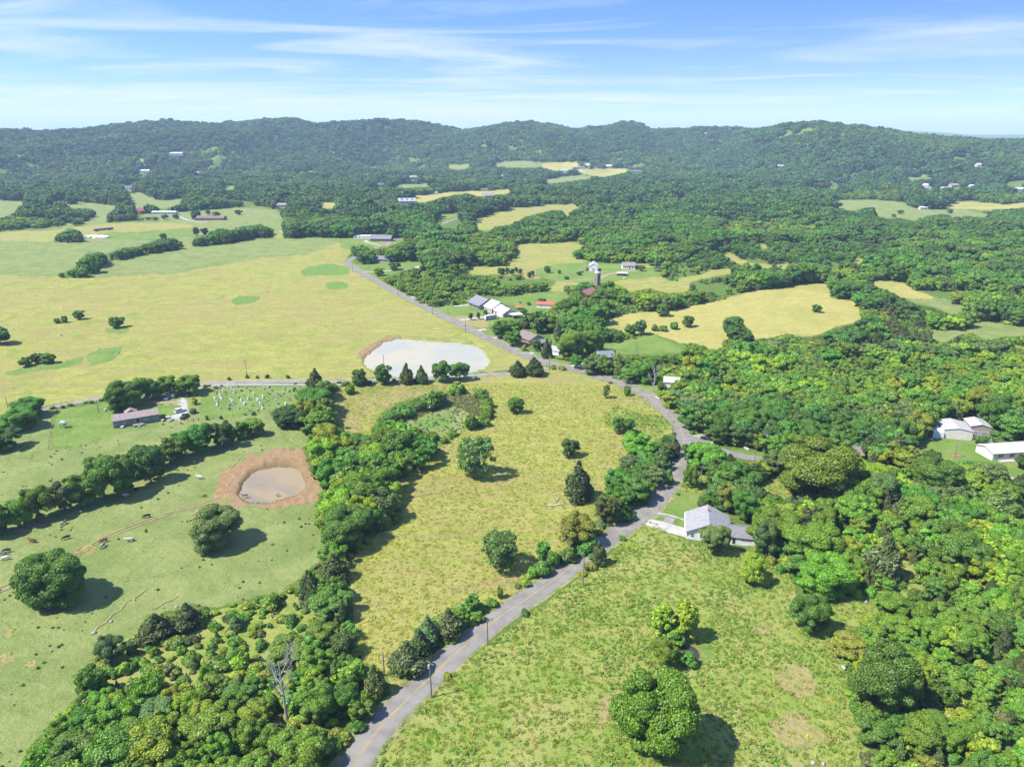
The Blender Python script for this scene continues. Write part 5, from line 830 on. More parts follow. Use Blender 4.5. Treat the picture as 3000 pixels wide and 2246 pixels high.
# ------------------------------------------------------------------ buildings
GLASS = mat('dark_glass', (0.03,0.035,0.045), (0.05,0.055,0.065), 1.5, 0.12, spec=0.5)
WHITE = mat('white_siding', (0.64,0.63,0.60), (0.56,0.55,0.52), 0.8, 0.7)
TRIM = mat('white_trim', (0.78,0.77,0.74), (0.7,0.69,0.66), 1.5, 0.6)
def shingle(name, c): return mat(name, c, tuple(v*0.74 for v in c), 1.6, 0.92, bump=0.25, detail=8, stretch=(0.5, 2.0, 1))
def metal_roof(name, c): return mat(name, c, tuple(v*0.84 for v in c), 0.9, 0.45, spec=0.5, detail=6, stretch=(6.0, 0.4, 1))
def gable(e, L, W, hw, hr, wm, rm, x0=0, y0=0, z0=0, ridge='x', over=0.45, thick=0.16, skirt=None, parts=('wall', 'roof')):
    """a gabled block: walls up to the rafters and a roof of two slabs, in the house's own axes"""
    a, b = (L/2, W/2)
    def T(p): return [(x0+(x if ridge == 'x' else y), y0+(y if ridge == 'x' else x), z0+z) for x, y, z in p]
    if ridge != 'x': a, b = b, a
    v = [(-a,-b,-0.4),(a,-b,-0.4),(a,b,-0.4),(-a,b,-0.4),(-a,-b,hw),(a,-b,hw),(a,b,hw),(-a,b,hw),(-a,0,hw+hr),(a,0,hw+hr)]
    f = [(0,1,5,4),(2,3,7,6),(1,2,6,9,5),(3,0,4,8,7),(4,5,9,8),(6,7,8,9)]
    if ridge != 'x': f = [q[::-1] for q in f]
    w = obj(parts[0], T(v), f, wm, e)
    sl = hr/b; e0 = b+over; zt = hw-over*sl; k = thick*math.sqrt(1+sl*sl); o = a+over; ez = 0.03; mb = MB()
    for s in (-1, 1):
        q = [(-o, s*e0, zt+ez), (o, s*e0, zt+ez), (o, 0, hw+hr+ez), (-o, 0, hw+hr+ez)]; q += [(x, y, z+k) for x, y, z in q]
        mb.add(T(q), [(0,3,2,1),(4,5,6,7),(0,1,5,4),(1,2,6,5),(2,3,7,6),(3,0,4,7)])
    r = mb.build(parts[1], rm, e)
    bm = bmesh.new()
    for oo in (w, r):
        bm.clear(); bm.from_mesh(oo.data); bmesh.ops.recalc_face_normals(bm, faces=bm.faces[:]); bm.to_mesh(oo.data)
    bm.free(); return w, r
def opening(e, side, at, w, h, z, L, W, kind='window', x0=0, y0=0, frame=TRIM, pane=GLASS, bars=True):
    """window or door on a wall of the house: a frame with its pane (and glazing bar) as pieces of it"""
    yy = {'f': -W/2, 'b': W/2, 'l': -L/2, 'r': L/2}[side]; s = -1 if side in 'fl' else 1
    def bx(mb, u0, u1, d0, d1, z0, z1):
        lo, hi = sorted((yy+s*d0, yy+s*d1))
        if side in 'fb': mb.box(x0+u0, x0+u1, y0+lo, y0+hi, z0, z1)
        else: mb.box(x0+lo, x0+hi, y0+u0, y0+u1, z0, z1)
        return mb
    fr = MB(); t = 0.09
    for u0, u1, a, b in ((at-w/2-t, at-w/2, z-t, z+h+t), (at+w/2, at+w/2+t, z-t, z+h+t), (at-w/2, at+w/2, z+h, z+h+t), (at-w/2, at+w/2, z-t, z)): bx(fr, u0, u1, 0.005, 0.07, a, b)
    if kind == 'window' and bars: bx(fr, at-w/2, at+w/2, 0.02, 0.055, z+h/2-0.03, z+h/2+0.03)
    o = fr.build(kind, frame, e); bx(MB(), at-w/2, at+w/2, 0.003, 0.03, z, z+h).build('pane' if kind == 'window' else 'leaf_or_dark_fill', pane, o); return o
def place(tg, x, y, rz, name, label, cat='house', group=None):
    g = G1(tg, x, y); return empty(name, g, rz, label, cat, group)
def dirang(tg, a, b):
    g = G(tg, [a, b]); d = g[1]-g[0]; return math.atan2(d[1], d[0])
# --- white house by the near road
g = G('c', [(875, 745), (1580, 822), (1930, 868)]); an = math.atan2(g[2][1]-g[0][1], g[2][0]-g[0][0]); dv = Vector((math.cos(an), math.sin(an), 0)); nv_ = Vector((-dv.y, dv.x, 0))
o0 = Vector(g[0]); L1 = 12.6; W1 = 11.5; c0 = o0+dv*L1/2+nv_*W1/2
e = empty('white_house', c0, an, 'white house with grey gabled roof and rear wing beside concrete driveway', 'house')
GR = shingle('grey_shingles', (0.35,0.345,0.35)); GR2 = shingle('dark_grey_shingles', (0.235,0.23,0.235))
gable(e, L1, W1, 2.7, 3.1, WHITE, GR, ridge='y', over=0.5)
gable(e, 9.0, 7.4, 2.4, 1.5, WHITE, GR2, x0=L1/2+4.35, y0=-W1/2+3.75, over=0.3, parts=('wing_wall', 'wing_roof'))
for at_ in (-4.6, -2.0, 2.2, 4.6): opening(e, 'f', at_, 0.85, 1.2, 0.95, L1, W1)
for at_ in (-3.5, 0, 3.4): opening(e, 'l', at_, 1.1, 1.2, 0.95, L1, W1)
opening(e, 'l', 1.7, 0.95, 2.05, 0.05, L1, W1, 'door', pane=mat('brown_door', (0.2,0.11,0.07)))
opening(e, 'f', -3.2, 0.95, 2.0, 0.05, 9.0, 7.4, 'door', x0=L1/2+4.35, y0=-W1/2+3.75, pane=mat('dark_door', (0.06,0.06,0.06)))
opening(e, 'f', 0.3, 3.0, 0.6, 1.45, 9.0, 7.4, x0=L1/2+4.35, y0=-W1/2+3.75)
MB().box(-0.25, 0.25, 2.2, 2.7, 4.8, 6.6).build('chimney', mat('chimney_brick', (0.33,0.2,0.15)), e)
MB().tube([(1.8, 3.4, 4.6), (1.8, 3.4, 5.5)], 0.09).build('vent_pipe', GR2, e)
MB().box(-L1/2-0.62, -L1/2-0.5, -W1/2-0.5, W1/2+0.5, 2.30, 2.47).build('gutter', TRIM, e)
# --- grey-sided long home with mauve-brown roof
g = G('b', [(372, 1072), (1292, 922)]); an = math.atan2(g[1][1]-g[0][1], g[1][0]-g[0][0]); L1 = float(np.hypot(*(g[1]-g[0])[:2])); W1 = 8.2
dv = Vector((math.cos(an), math.sin(an), 0)); nv_ = Vector((-dv.y, dv.x, 0)); c0 = (Vector(g[0])+Vector(g[1]))/2+nv_*W1/2
e = empty('mobile_home', c0, an, 'long grey-sided mobile home with pale brown roof beside the cemetery', 'house')
SID = mat('grey_siding', (0.26,0.265,0.25), (0.225,0.23,0.215), 1.0, 0.8, stretch=(0.3, 0.3, 12)); BR = shingle('brown_shingles', (0.33,0.265,0.24))
gable(e, L1, W1, 3.1, 1.35, SID, BR, over=0.25)
gable(e, 4.6, 3.2, 3.0, 1.25, SID, BR, x0=-1.5, y0=W1/2+1.2, ridge='y', over=0.25, parts=('porch_wall', 'porch_roof'))
for a_, w_ in ((-L1/2+0.8, 0.6), (-L1/2+L1*0.25, 0.5), (L1*0.205, 0.75), (L1*0.245, 0.75), (L1*0.415, 0.85)): opening(e, 'f', a_, w_, 1.0 if w_ > 0.7 else 0.65, 1.35, L1, W1)
opening(e, 'f', L1*0.04, 1.6, 2.0, 0.75, L1, W1, 'door', pane=GLASS)
dk = MB().box(-1.6, 2.6, -W1/2-2.4, -W1/2-0.01, 0.55, 0.68)
for q in (-1.5, 0.5, 2.5): dk.box(q-0.06, q+0.06, -W1/2-2.35, -W1/2-2.23, -0.2, 1.5)
dk.box(-1.6, 1.4, -W1/2-2.36, -W1/2-2.26, 1.4, 1.5)
for q in range(4): dk.box(2.6+q*0.3, 2.9+q*0.3, -W1/2-2.2, -W1/2-1.0, -0.2, 0.5-q*0.16)
dk.build('deck', mat('deck_wood', (0.36,0.31,0.25), (0.25,0.21,0.17), 2), e)
for sx in (-1, 1): MB().box(sx*(L1/2+0.02)-0.05, sx*(L1/2+0.02)+0.05, -W1/2-0.06, -W1/2+0.06, 0, 3.05).build('corner_board', TRIM, e)
for q in (-L1*0.38, L1*0.40): MB().tube([(q, -1.6, 3.9), (q, -1.6, 4.3)], 0.16).build('roof_vent', TRIM, e)
# --- cream garage block and cream long house at the right
CREAM = mat('cream_siding', (0.80,0.74,0.65), (0.72,0.665,0.58), 0.7, 0.75); CM = metal_roof('pale_metal_roof', (0.62,0.60,0.57)); OLDM = metal_roof('worn_white_metal', (0.50,0.48,0.46))
an = dirang('f', (1290, 265), (1480, 280)); e = place('f', 1440, 225, an, 'garage_building', 'cream garage block with worn white metal roofs and grey doors', 'garage')
gable(e, 10.5, 11, 3.6, 1.0, CREAM, OLDM, ridge='y', over=0.2)
gable(e, 7.5, 8.5, 4.6, 1.0, mat('tan_siding', (0.42,0.33,0.28), (0.36,0.28,0.23)), OLDM, x0=9.2, y0=2.6, ridge='y', over=0.25, parts=('bay_wall', 'bay_roof'))
MB().box(-9.2, -5.3, -6.2, 3.5, -0.3, 2.8).build('annex', WHITE, e)
DOORG = mat('grey_roller_door', (0.34,0.335,0.33), (0.28,0.275,0.27), 1, stretch=(1, 1, 8))
for q in (-2.5, 1.5): opening(e, 'r', q, 2.6, 2.6, 0.05, 10.5, 11, 'door', pane=DOORG)
for q in (-2.0, 1.6): opening(e, 'f', q, 2.6, 2.7, 0.05, 7.5, 8.5, 'door', x0=9.2, y0=2.6, pane=DOORG)
an = dirang('f', (1805, 490), (2110, 468)); e = place('f', 2080, 440, an, 'long_cream_house', 'long cream house with pale metal roof and dark shutters, half out of frame', 'house')
L1, W1 = 24.0, 8.4; gable(e, L1, W1, 2.8, 1.2, CREAM, CM, over=0.4); gable(e, 7.0, 6.5, 2.8, 1.4, CREAM, CM, x0=4.0, y0=-W1/2-0.6, ridge='y', over=0.4, parts=('porch_wall', 'porch_roof'))
SH = mat('shutter', (0.05,0.05,0.055))
for q in (-8.6, -4.0, 0.0, 9.0):
    o = opening(e, 'f', q, 0.9, 1.3, 0.95, L1, W1)
    for s in (-1, 1): MB().box(q+s*0.75-0.17, q+s*0.75+0.17, -W1/2-0.06, -W1/2-0.004, 0.9, 2.3).build('shutter', SH, o)
MB().box(-L1/2+2, 8, -W1/2-2.0, -W1/2-0.02, -0.3, 0.12).build('patio', CONC, e)
e = place('f', 300, 475, R(-4), 'brown_cottage', 'small brown-roofed house half hidden behind the broadest tree', 'house'); gable(e, 9, 7, 2.6, 1.9, mat('tan_wall', (0.36,0.29,0.23)), shingle('taupe_shingles', (0.27,0.22,0.195)), over=0.4); [opening(e, 'f', q, 0.9, 1.1, 1, 9, 7) for q in (-2.5, 2.5)]
e = place('f', 395, 450, R(20), 'garden_shed', 'tiny white shed with dark roof beside the half-hidden brown house', 'shed'); gable(e, 3.2, 2.6, 2.0, 0.9, WHITE, shingle('shed_shingles', (0.1,0.095,0.09)), over=0.15); opening(e, 'f', 0, 0.9, 1.7, 0.05, 3.2, 2.6, 'door', pane=mat('shed_door', (0.25,0.1,0.08)))
# --- ranch with a row of stepped roofs along the main road
ra = dirang('F', (951, 679), (1077, 741)); rv = Vector((math.cos(ra), math.sin(ra), 0)); rn = Vector((-rv.y, rv.x, 0))
PINK = mat('pale_brick', (0.58,0.46,0.40), (0.48,0.37,0.31), 2.5); SLATE = shingle('slate_shingles', (0.245,0.25,0.27)); WM = metal_roof('white_metal_roof', (0.63,0.62,0.59)); GW = mat('greige_siding', (0.46,0.44,0.40), (0.40,0.38,0.34), 0.8)
e = place('d', 400, 420, ra, 'ranch_house', 'slate-roofed ranch house, first of the row above the milky pond', 'house'); gable(e, 17, 14, 3.0, 3.6, PINK, SLATE, over=0.7)
for q in (-6, -3.4, 3, 6): opening(e, 'f', q, 1.2, 1.3, 0.9, 17, 14)
opening(e, 'f', 0, 1.0, 2.1, 0.05, 17, 14, 'door', pane=mat('dark_red_door', (0.2,0.05,0.04))); pc = MB()
for q in (-8, -4, 0.9, 4.5, 8): pc.tube([(q, -8.4, 0), (q, -8.4, 2.9)], 0.1)
pc.build('porch_posts', TRIM, e); MB().box(-8.5, 8.5, -8.9, -7.02, 2.82, 3.0).build('porch_roof', SLATE, e)
e = place('d', 690, 520, ra, 'white_roof_house', 'pale house of three stepped white metal roofs in the ranch row', 'house'); gable(e, 11, 13, 3.4, 3.6, PINK, WM, over=0.5); gable(e, 6, 11, 2.9, 2.9, PINK, WM, x0=8.4, over=0.4, parts=('middle_wall', 'middle_roof')); gable(e, 8, 10, 2.7, 2.7, GW, WM, x0=15.4, y0=-0.3, over=0.4, parts=('garage_wall', 'garage_roof'))
for q in (-3.5, -1, 3): opening(e, 'f', q, 1.1, 1.4, 0.9, 11, 13)
opening(e, 'f', 0.8, 1.0, 2.1, 0.05, 6, 11, 'door', x0=8.4); opening(e, 'f', -1.5, 0.9, 1.2, 0.9, 6, 11, x0=8.4); opening(e, 'f', 0, 3.4, 2.2, 0.05, 8, 10, 'door', x0=15.4, y0=-0.3, pane=TRIM)
q = MB(); q.box(20.5, 26.5, -2, 6, 2.5, 2.65); [q.tube([(x, y, 0), (x, y, 2.5)], 0.09) for x in (20.8, 26.2) for y in (-1.8, 5.8)]; q.build('carport', WM, e)
e = place('d', 1790, 440, ra*0.2, 'red_roof_shed', 'long white shed with bright red metal roof in the ranch paddock', 'shed'); gable(e, 14, 6, 2.5, 1.2, WHITE, metal_roof('red_metal_roof', (0.60,0.13,0.09)), over=0.4); [opening(e, 'f', q, 0.9, 1.0, 1.0, 14, 6) for q in (-4, 4)]
# --- brown-roofed brick house, its carport, the sheds near it
hb = dirang('F', (1077, 741), (1164, 778)); e = place('g', 500, 335, hb, 'brick_house', 'brown-roofed brick house with corner porch and carport beside the main road', 'house')
BRK = mat('orange_brick', (0.42,0.19,0.11), (0.31,0.14,0.085), 2.5); BRS = shingle('brown_grey_shingles', (0.25,0.205,0.185)); gable(e, 14, 10, 2.9, 2.3, BRK, BRS, over=0.7)
MB().add([(7.03,-5,0),(7.03,5,0),(7.03,5,2.85),(7.03,0,5.1),(7.03,-5,2.85)], [(0,1,2,3,4)]).build('gable_siding', mat('sage_siding', (0.45,0.46,0.42), (0.39,0.40,0.36), 1), e)
[opening(e, 'r', q, 0.8, 1.1, 1.1, 14.08, 10) for q in (-2.5, 1.5)]; [opening(e, 'f', q, 1.1, 1.2, 1.0, 14, 10) for q in (-4, 0, 4.5)]
q = MB(); q.box(8.0, 15.5, -3.2, 3.5, 2.5, 2.7); [q.tube([(x, y, 0), (x, y, 2.5)], 0.1) for x in (15.2,) for y in (-3, 3.3)]; q.build('carport', BRS, e)
q = MB(); q.box(-1, 7.8, -7.6, -5.02, -0.3, 0.9); q.build('porch_base', BRK, e); q = MB(); [q.tube([(x, -7.4, 0.9), (x, -7.4, 2.6)], 0.09) for x in (-0.8, 2, 4.8, 7.5)]; q.build('porch_posts', TRIM, e)
e = place('g', 1040, 600, hb+0.3, 'white_cottage', 'small white outbuilding half hidden under the bright green roadside trees', 'shed'); gable(e, 6.5, 5, 2.5, 1.8, WHITE, shingle('pale_shingles', (0.42,0.42,0.42)), over=0.3); opening(e, 'r', 0, 0.8, 1.0, 1.0, 6.5, 5)
e = place('g', 2005, 720, 0.2, 'grey_roof_house', 'house with rounded slate-grey roof sunk among trees behind the road bend', 'house'); gable(e, 9, 8, 2.8, 2.3, GW, SLATE, over=0.5); opening(e, 'f', 0, 1, 1.2, 1, 9, 8)
e = place('H', 2150, 1060, -0.25, 'hidden_white_shed', 'white shed with pale roof peeping out of trees at the road curve', 'shed'); gable(e, 9, 7, 2.6, 1.8, WHITE, shingle('light_shingles', (0.5,0.49,0.46)), over=0.3); opening(e, 'l', 0, 0.9, 1.1, 0.9, 9, 7)
# --- farm: silo, rusty barns, white barn, cottage, sheds
CN = mat('stained_concrete', (0.36,0.31,0.24), (0.19,0.16,0.12), 0.6, 0.9, detail=8, stretch=(1.5, 1.5, 0.25)); g = G1('e', 655, 695)
e = empty('silo', g, 0, 'roofless weathered concrete silo rising beside the rusty barn', 'silo'); n = 20; hh = 10.0; q = MB()
for r_, zz_ in ((2.7, hh), (2.45, hh)): pass
v = []; f = []
for k in range(n):
    a = 2*math.pi*k/n
    v += [(2.7*math.cos(a), 2.7*math.sin(a), -0.5), (2.7*math.cos(a), 2.7*math.sin(a), hh), (2.4*math.cos(a), 2.4*math.sin(a), hh), (2.4*math.cos(a), 2.4*math.sin(a), 9)]
for k in range(n): b_ = 4*((k+1) % n); a = 4*k; f += [(a, b_, b_+1, a+1), (a+1, b_+1, b_+2, a+2), (a+2, b_+2, b_+3, a+3)]
obj('shell', v, f, CN, e)
for zz_ in np.arange(1.2, hh, 1.5): MB().tube([(2.74*math.cos(2*math.pi*k/n), 2.74*math.sin(2*math.pi*k/n), zz_) for k in range(n+1)], 0.05, 4, False).build('hoop', mat('rusty_hoop', (0.2,0.12,0.08)), e)
MB().box(-1.0, -0.2, -3.4, -2.55, 0, hh-0.8).build('chute', mat('pale_chute', (0.60,0.58,0.54)), e); MB().tube([(0, 0, hh-0.2), (0, 0, hh+0.9)], [2.5, 1.7], 16).build('cap', mat('pale_cap', (0.55,0.52,0.48)), e)
RUST = metal_roof('rusty_metal_roof', (0.36,0.155,0.11)); OLDW = mat('old_barn_wood', (0.16,0.12,0.09), (0.10,0.075,0.055), 2, stretch=(4, 4, .5))
e = place('e', 430, 950, dirang('e', (310, 960), (560, 860)), 'rusty_barn', 'old barn with rusty red metal roof beneath the silo', 'barn'); gable(e, 17, 9, 3.6, 2.3, OLDW, RUST, over=0.6); opening(e, 'f', -3, 3.4, 3.0, 0.05, 17, 9, 'door', frame=OLDW, pane=mat('barn_dark', (0.03,0.025,0.02))); opening(e, 'f', 3.5, 3.0, 3.0, 0.05, 17, 9, 'door', frame=OLDW, pane=MATS['barn_dark'])
e = place('e', 535, 1095, -0.5, 'rusty_shed', 'small shed with rusty roof among trees in front of the rusty barn', 'shed'); gable(e, 6, 4.5, 2.2, 1.3, OLDW, RUST, over=0.3); opening(e, 'f', 0, 1.2, 1.9, 0.05, 6, 4.5, 'door', frame=OLDW, pane=MATS['barn_dark'])
e = place('e', 580, 375, R(82), 'white_barn', 'white gabled barn in the bright meadow behind the silo', 'barn'); gable(e, 13, 7.5, 4.4, 2.6, WHITE, metal_roof('bright_white_metal', (0.74,0.73,0.71)), over=0.35); opening(e, 'l', 0, 2.6, 2.8, 0.05, 13, 7.5, 'door', pane=mat('barn_door_cream', (0.55,0.5,0.42))); [opening(e, 'b', q, 0.8, 1.0, 2.4, 13, 7.5) for q in (-3, 3)]
e = place('e', 1330, 345, R(-2), 'white_cottage_house', 'white cottage with brown shingle roof at the top of the farm meadow', 'house'); gable(e, 11.5, 9, 3.4, 2.4, WHITE, BR, over=0.4); [opening(e, 'f', q, 1.0, 1.2, 1.2, 11.5, 9) for q in (-3, 3.4)]; opening(e, 'f', 0.5, 1, 2.1, 0.3, 11.5, 9, 'door', pane=GLASS)
e = place('e', 1195, 490, R(-6), 'open_shed', 'low open-fronted shed with pale roof in the farm meadow', 'shed'); gable(e, 9, 4.5, 2.0, 0.7, OLDW, CM, over=0.3); opening(e, 'f', 1.5, 5.0, 1.6, 0.1, 9, 4.5, 'door', frame=OLDW, pane=MATS['barn_dark'])  # near-black panel paints the shade inside the open front; no door there
e = place('e', 1970, 400, 0.1, 'dark_gazebo', 'dark hip-roofed shelter at the right edge of the farm meadow', 'shelter'); [MB().tube([(x, y, 0), (x, y, 2.3)], 0.12).build('post', OLDW, e) for x in (-3, 3) for y in (-2.5, 2.5)]; obj('roof', [(-4,-3.4,2.3),(4,-3.4,2.3),(4,3.4,2.3),(-4,3.4,2.3),(-1,0,4.3),(1,0,4.3)], [(0,1,5,4),(1,2,5),(2,3,4,5),(3,0,4),(3,2,1,0)], shingle('black_shingles', (0.07,0.068,0.066)), e)
e = place('e', 1500, 335, R(4), 'lean_to', 'dark low lean-to beside the white cottage on the farm', 'shed'); gable(e, 8, 4, 1.9, 0.6, OLDW, mat('dark_felt', (0.06,0.06,0.06)), over=0.2)
# --- houses by the upper bend
e = place('B', 140, 880, R(-3), 'long_white_shed', 'long white trailer home beside the brick house at the far bend', 'house'); gable(e, 21, 7, 2.9, 1.0, WHITE, CM, over=0.2); [opening(e, 'f', q, 1, 1, 1.2, 21, 7) for q in (-7, -3, 2, 7)]
e = place('B', 262, 896, R(-4), 'grey_roof_brick_house', 'red brick house with long grey roof at the far bend', 'house'); gable(e, 24, 12, 3.0, 3.4, BRK, SLATE, over=0.6); [opening(e, 'f', q, 1.3, 1.3, 1, 24, 12) for q in (-9, -5, 4, 9)]; opening(e, 'f', 0, 1.1, 2.1, .1, 24, 12, 'door')
e = place('B', 204, 872, R(-3), 'small_carport', 'little dark carport between the trailer home and brick house', 'carport'); [MB().tube([(x, y, 0), (x, y, 2.4)], 0.1).build('post', TRIM, e) for x in (-3, 3) for y in (-2.5, 2.5)]; MB().box(-3.6, 3.6, -3, 3, 2.4, 2.6).build('roof', SLATE, e)
e = place('B', 276, 1030, R(-8), 'grey_bungalow', 'grey bungalow in deep shade under the tall roadside trees', 'house'); gable(e, 15, 10, 2.8, 2.6, GW, GR2, over=0.5); [opening(e, 'f', q, 1.2, 1.2, 1, 15, 10) for q in (-4, 4)]
e = place('B', 512, 1085, R(35), 'metal_carport', 'pale blue metal carport on the lawn near the upper bend', 'carport'); [MB().tube([(x, y, 0), (x, y, 2.4)], 0.1).build('post', TRIM, e) for x in (-5, 5) for y in (-3, 3)]; gable(e, 10.5, 6.4, 2.4, 0.9, mat('blue_panel', (0.42,0.5,0.58)), metal_roof('pale_blue_metal', (0.52,0.60,0.68)), over=0.3)
# --- distant houses and barns
FAR = [  # view, x, y, length, depth, wall h, roof h, turn, wall, roof, name, label
 ('A',905,722,13,16,5,4,70,(0.36,0.13,0.09),(0.36,0.16,0.12),'red_barn','red barn with faded roof among trees on the far pasture'), ('A',1070,726,37,9,4,1.2,1,(0.72,0.71,0.68),(0.66,0.66,0.64),'long_white_building','long low white building on the far green pasture'),
 ('A',1372,762,40,13,3.2,2.8,-2,(0.33,0.16,0.11),(0.22,0.17,0.14),'brown_ranch_house','long brown ranch house on the far green pasture'), ('A',833,572,22,16,6,5,-6,(0.62,0.6,0.58),(0.20,0.20,0.22),'dormer_farmhouse','grey-roofed farmhouse on a rise above the far pastures'),
 ('A',1145,346,40,18,7,4,6,(0.74,0.73,0.71),(0.6,0.6,0.6),'hillside_mansion','large white house perched on the wooded hillside'), ('A',940,454,30,12,5,3,0,(0.72,0.72,0.7),(0.66,0.66,0.65),'white_hall','white building at the foot of the hillside clearing'), ('A',1280,470,24,14,5,4,-20,(0.62,0.55,0.5),(0.45,0.20,0.16),'red_roof_barn','pale barn with dull red roof below the hillside'), ('A',1835,676,26,11,3.2,2.8,0,(0.5,0.45,0.4),(0.33,0.3,0.28),'grey_farmhouse','grey farmhouse between trees right of the far pastures'), ('A',962,420,14,8,3,2,0,(0.5,0.38,0.16),(0.5,0.36,0.14),'ochre_shed','small ochre shed on the hillside track'),
 ('B',465,498,20,13,6,4,20,(0.55,0.45,0.33),(0.42,0.38,0.33),'tan_barn','tan two-storey house in the woods above the gold field'), ('B',255,548,22,13,5,5,-3,(0.16,0.15,0.16),(0.13,0.13,0.15),'dark_dormer_house','dark house with three white dormers in the woods'), ('B',425,656,30,15,5,4.5,10,(0.66,0.65,0.64),(0.45,0.46,0.5),'white_dormer_house','large white house with grey roof among dark conifers'), ('B',930,574,16,10,3,2.6,-5,(0.42,0.25,0.18),(0.2,0.17,0.16),'brick_bungalow','brick bungalow above the gold field'), ('B',955,616,22,14,4,4.5,15,(0.55,0.5,0.44),(0.36,0.31,0.28),'hip_roof_house','brown-roofed house below the gold field'), ('B',602,594,14,6,3,1,0,(0.5,0.56,0.62),(0.55,0.6,0.66),'blue_grey_shed','blue-grey shed at the edge of the gold field'),
 ('B',1445,452,24,14,5,4,-10,(0.68,0.67,0.65),(0.42,0.42,0.44),'white_villa','white house in trees left of the far golden field'), ('B',1535,430,34,14,4,3,0,(0.36,0.34,0.33),(0.28,0.27,0.27),'grey_farm_sheds','grey farm building behind the far golden field'), ('B',1735,423,22,14,5,4,8,(0.74,0.73,0.71),(0.68,0.67,0.66),'far_white_house','bright white house above the far golden field'), ('B',1905,456,38,14,4,3.5,0,(0.32,0.27,0.24),(0.20,0.19,0.19),'dark_roof_ranch','dark-roofed house right of the far golden field'), ('B',1130,488,18,12,6,4,20,(0.66,0.65,0.62),(0.42,0.41,0.41),'tall_white_house','white house between conifers above the gold field'), ('B',1045,488,20,12,5,4,-10,(0.5,0.48,0.45),(0.34,0.33,0.33),'grey_house','grey house deep in trees above the gold field'), ('B',1595,425,12,14,9,5,0,(0.68,0.68,0.67),(0.5,0.5,0.52),'white_gable_barn','narrow white barn beside the far golden field'),
 ('C',1585,553,24,14,6,4,-25,(0.70,0.69,0.67),(0.60,0.60,0.60),'white_barn_far','white barn left of the pale yard on the right'), ('C',1700,565,20,12,4,2.5,0,(0.55,0.49,0.42),(0.62,0.58,0.54),'tan_long_house','tan low house in the pale yard on the right'), ('C',1763,550,26,14,5,4,5,(0.5,0.42,0.35),(0.33,0.28,0.26),'brown_house_far','brown-roofed house behind the pale yard on the right'), ('C',1885,558,20,12,5,3.5,-12,(0.7,0.69,0.67),(0.62,0.61,0.6),'small_white_house_far','small white house right of the pale yard'), ('C',2182,576,34,14,5,3,0,(0.70,0.69,0.67),(0.72,0.72,0.72),'white_warehouse','white metal building at the right edge of the picture'), ('C',1560,692,14,7,3,1.4,0,(0.66,0.65,0.63),(0.68,0.68,0.68),'cattle_shelter','low white cattle shelter on the far right pasture'), ('C',146,215,22,12,6,5,10,(0.74,0.73,0.72),(0.64,0.64,0.64),'hilltop_house','tiny white house near the hilltop'), ('C',521,408,22,12,6,4,15,(0.72,0.71,0.7),(0.6,0.6,0.6),'white_house_below_hill','white house in trees below the rounded hill'), ('C',370,408,22,10,4,3,0,(0.62,0.61,0.6),(0.55,0.54,0.53),'pale_house_below_hill','pale roof low in trees below the rounded hill'), ('C',404,407,16,10,4,3,0,(0.64,0.63,0.62),(0.58,0.57,0.56),'pale_cabin','second pale roof low in trees below the rounded hill'), ('C',790,440,26,12,4,4,0,(0.4,0.36,0.33),(0.3,0.27,0.26),'brown_hill_house','brown house at the foot of the rounded hill'), ('C',628,421,30,12,4,3,0,(0.45,0.45,0.44),(0.5,0.5,0.5),'grey_hill_barn','grey barn at the foot of the rounded hill'), ('C',1928,417,22,12,5,3,0,(0.68,0.67,0.65),(0.62,0.61,0.6),'valley_house','white house in the gap of the right-hand hills'), ('C',1870,432,24,12,5,3,0,(0.55,0.45,0.35),(0.52,0.42,0.32),'valley_barn','tan barn in the gap of the right-hand hills'),
]
for t, x, y, L1, W1, hw, hr, rz, wc, rc_, nm, lab in FAR:
    e = place(t, x, y, R(rz), nm, lab, 'house' if 'hous' in nm or 'mansion' in nm or 'villa' in nm or 'bungalow' in nm or 'ranch' in nm or 'cabin' in nm else 'barn')
    wm_ = mat('wall_%.2f_%.2f_%.2f' % wc, wc); rm_ = mat('roof_%.2f_%.2f_%.2f' % rc_, rc_); gable(e, L1, W1, hw, hr, wm_, rm_, over=0.5)
    for q in np.linspace(-L1*0.36, L1*0.36, max(2, int(L1/6))): opening(e, 'f', q, 1.5, 1.7, hw*0.3, L1, W1)
    opening(e, 'f', L1*0.08, 1.4, 2.3, 0.05, L1, W1, 'door')
    if 'dormer' in nm:
        for q in (-L1*0.3, 0, L1*0.3): gable(e, 2.4, 3.4, 2.2, 1.3, WHITE, rm_, x0=q, y0=-W1*0.28, z0=hw+hr*0.25, ridge='y', over=0.2, parts=('dormer_wall', 'dormer_roof'))
# ------------------------------------------------------------------ vehicles
TYRE = mat('tyre', (0.03,0.03,0.03)); RIM = mat('rim', (0.4,0.4,0.41), rough=0.4)
def loft(secs, name, m, parent):
    """side outline stations: x, half width low, half width high, z low, z high"""
    v = []; f = []
    for x, wl, wh, z0, z1 in secs: v += [(x, -wl, z0), (x, wl, z0), (x, wl, (z0+z1)/2), (x, wh, z1), (x, -wh, z1), (x, -wl, (z0+z1)/2)]
    n = 6
    for i in range(len(secs)-1): f += [(i*n+k, i*n+(k+1) % n, (i+1)*n+(k+1) % n, (i+1)*n+k) for k in range(n)]
    f += [tuple(range(n-1, -1, -1)), tuple(range((len(secs)-1)*n, len(secs)*n))]; o = obj(name, v, f, m, parent)
    bm = bmesh.new(); bm.from_mesh(o.data); bmesh.ops.recalc_face_normals(bm, faces=bm.faces[:]); bm.to_mesh(o.data); bm.free(); return o
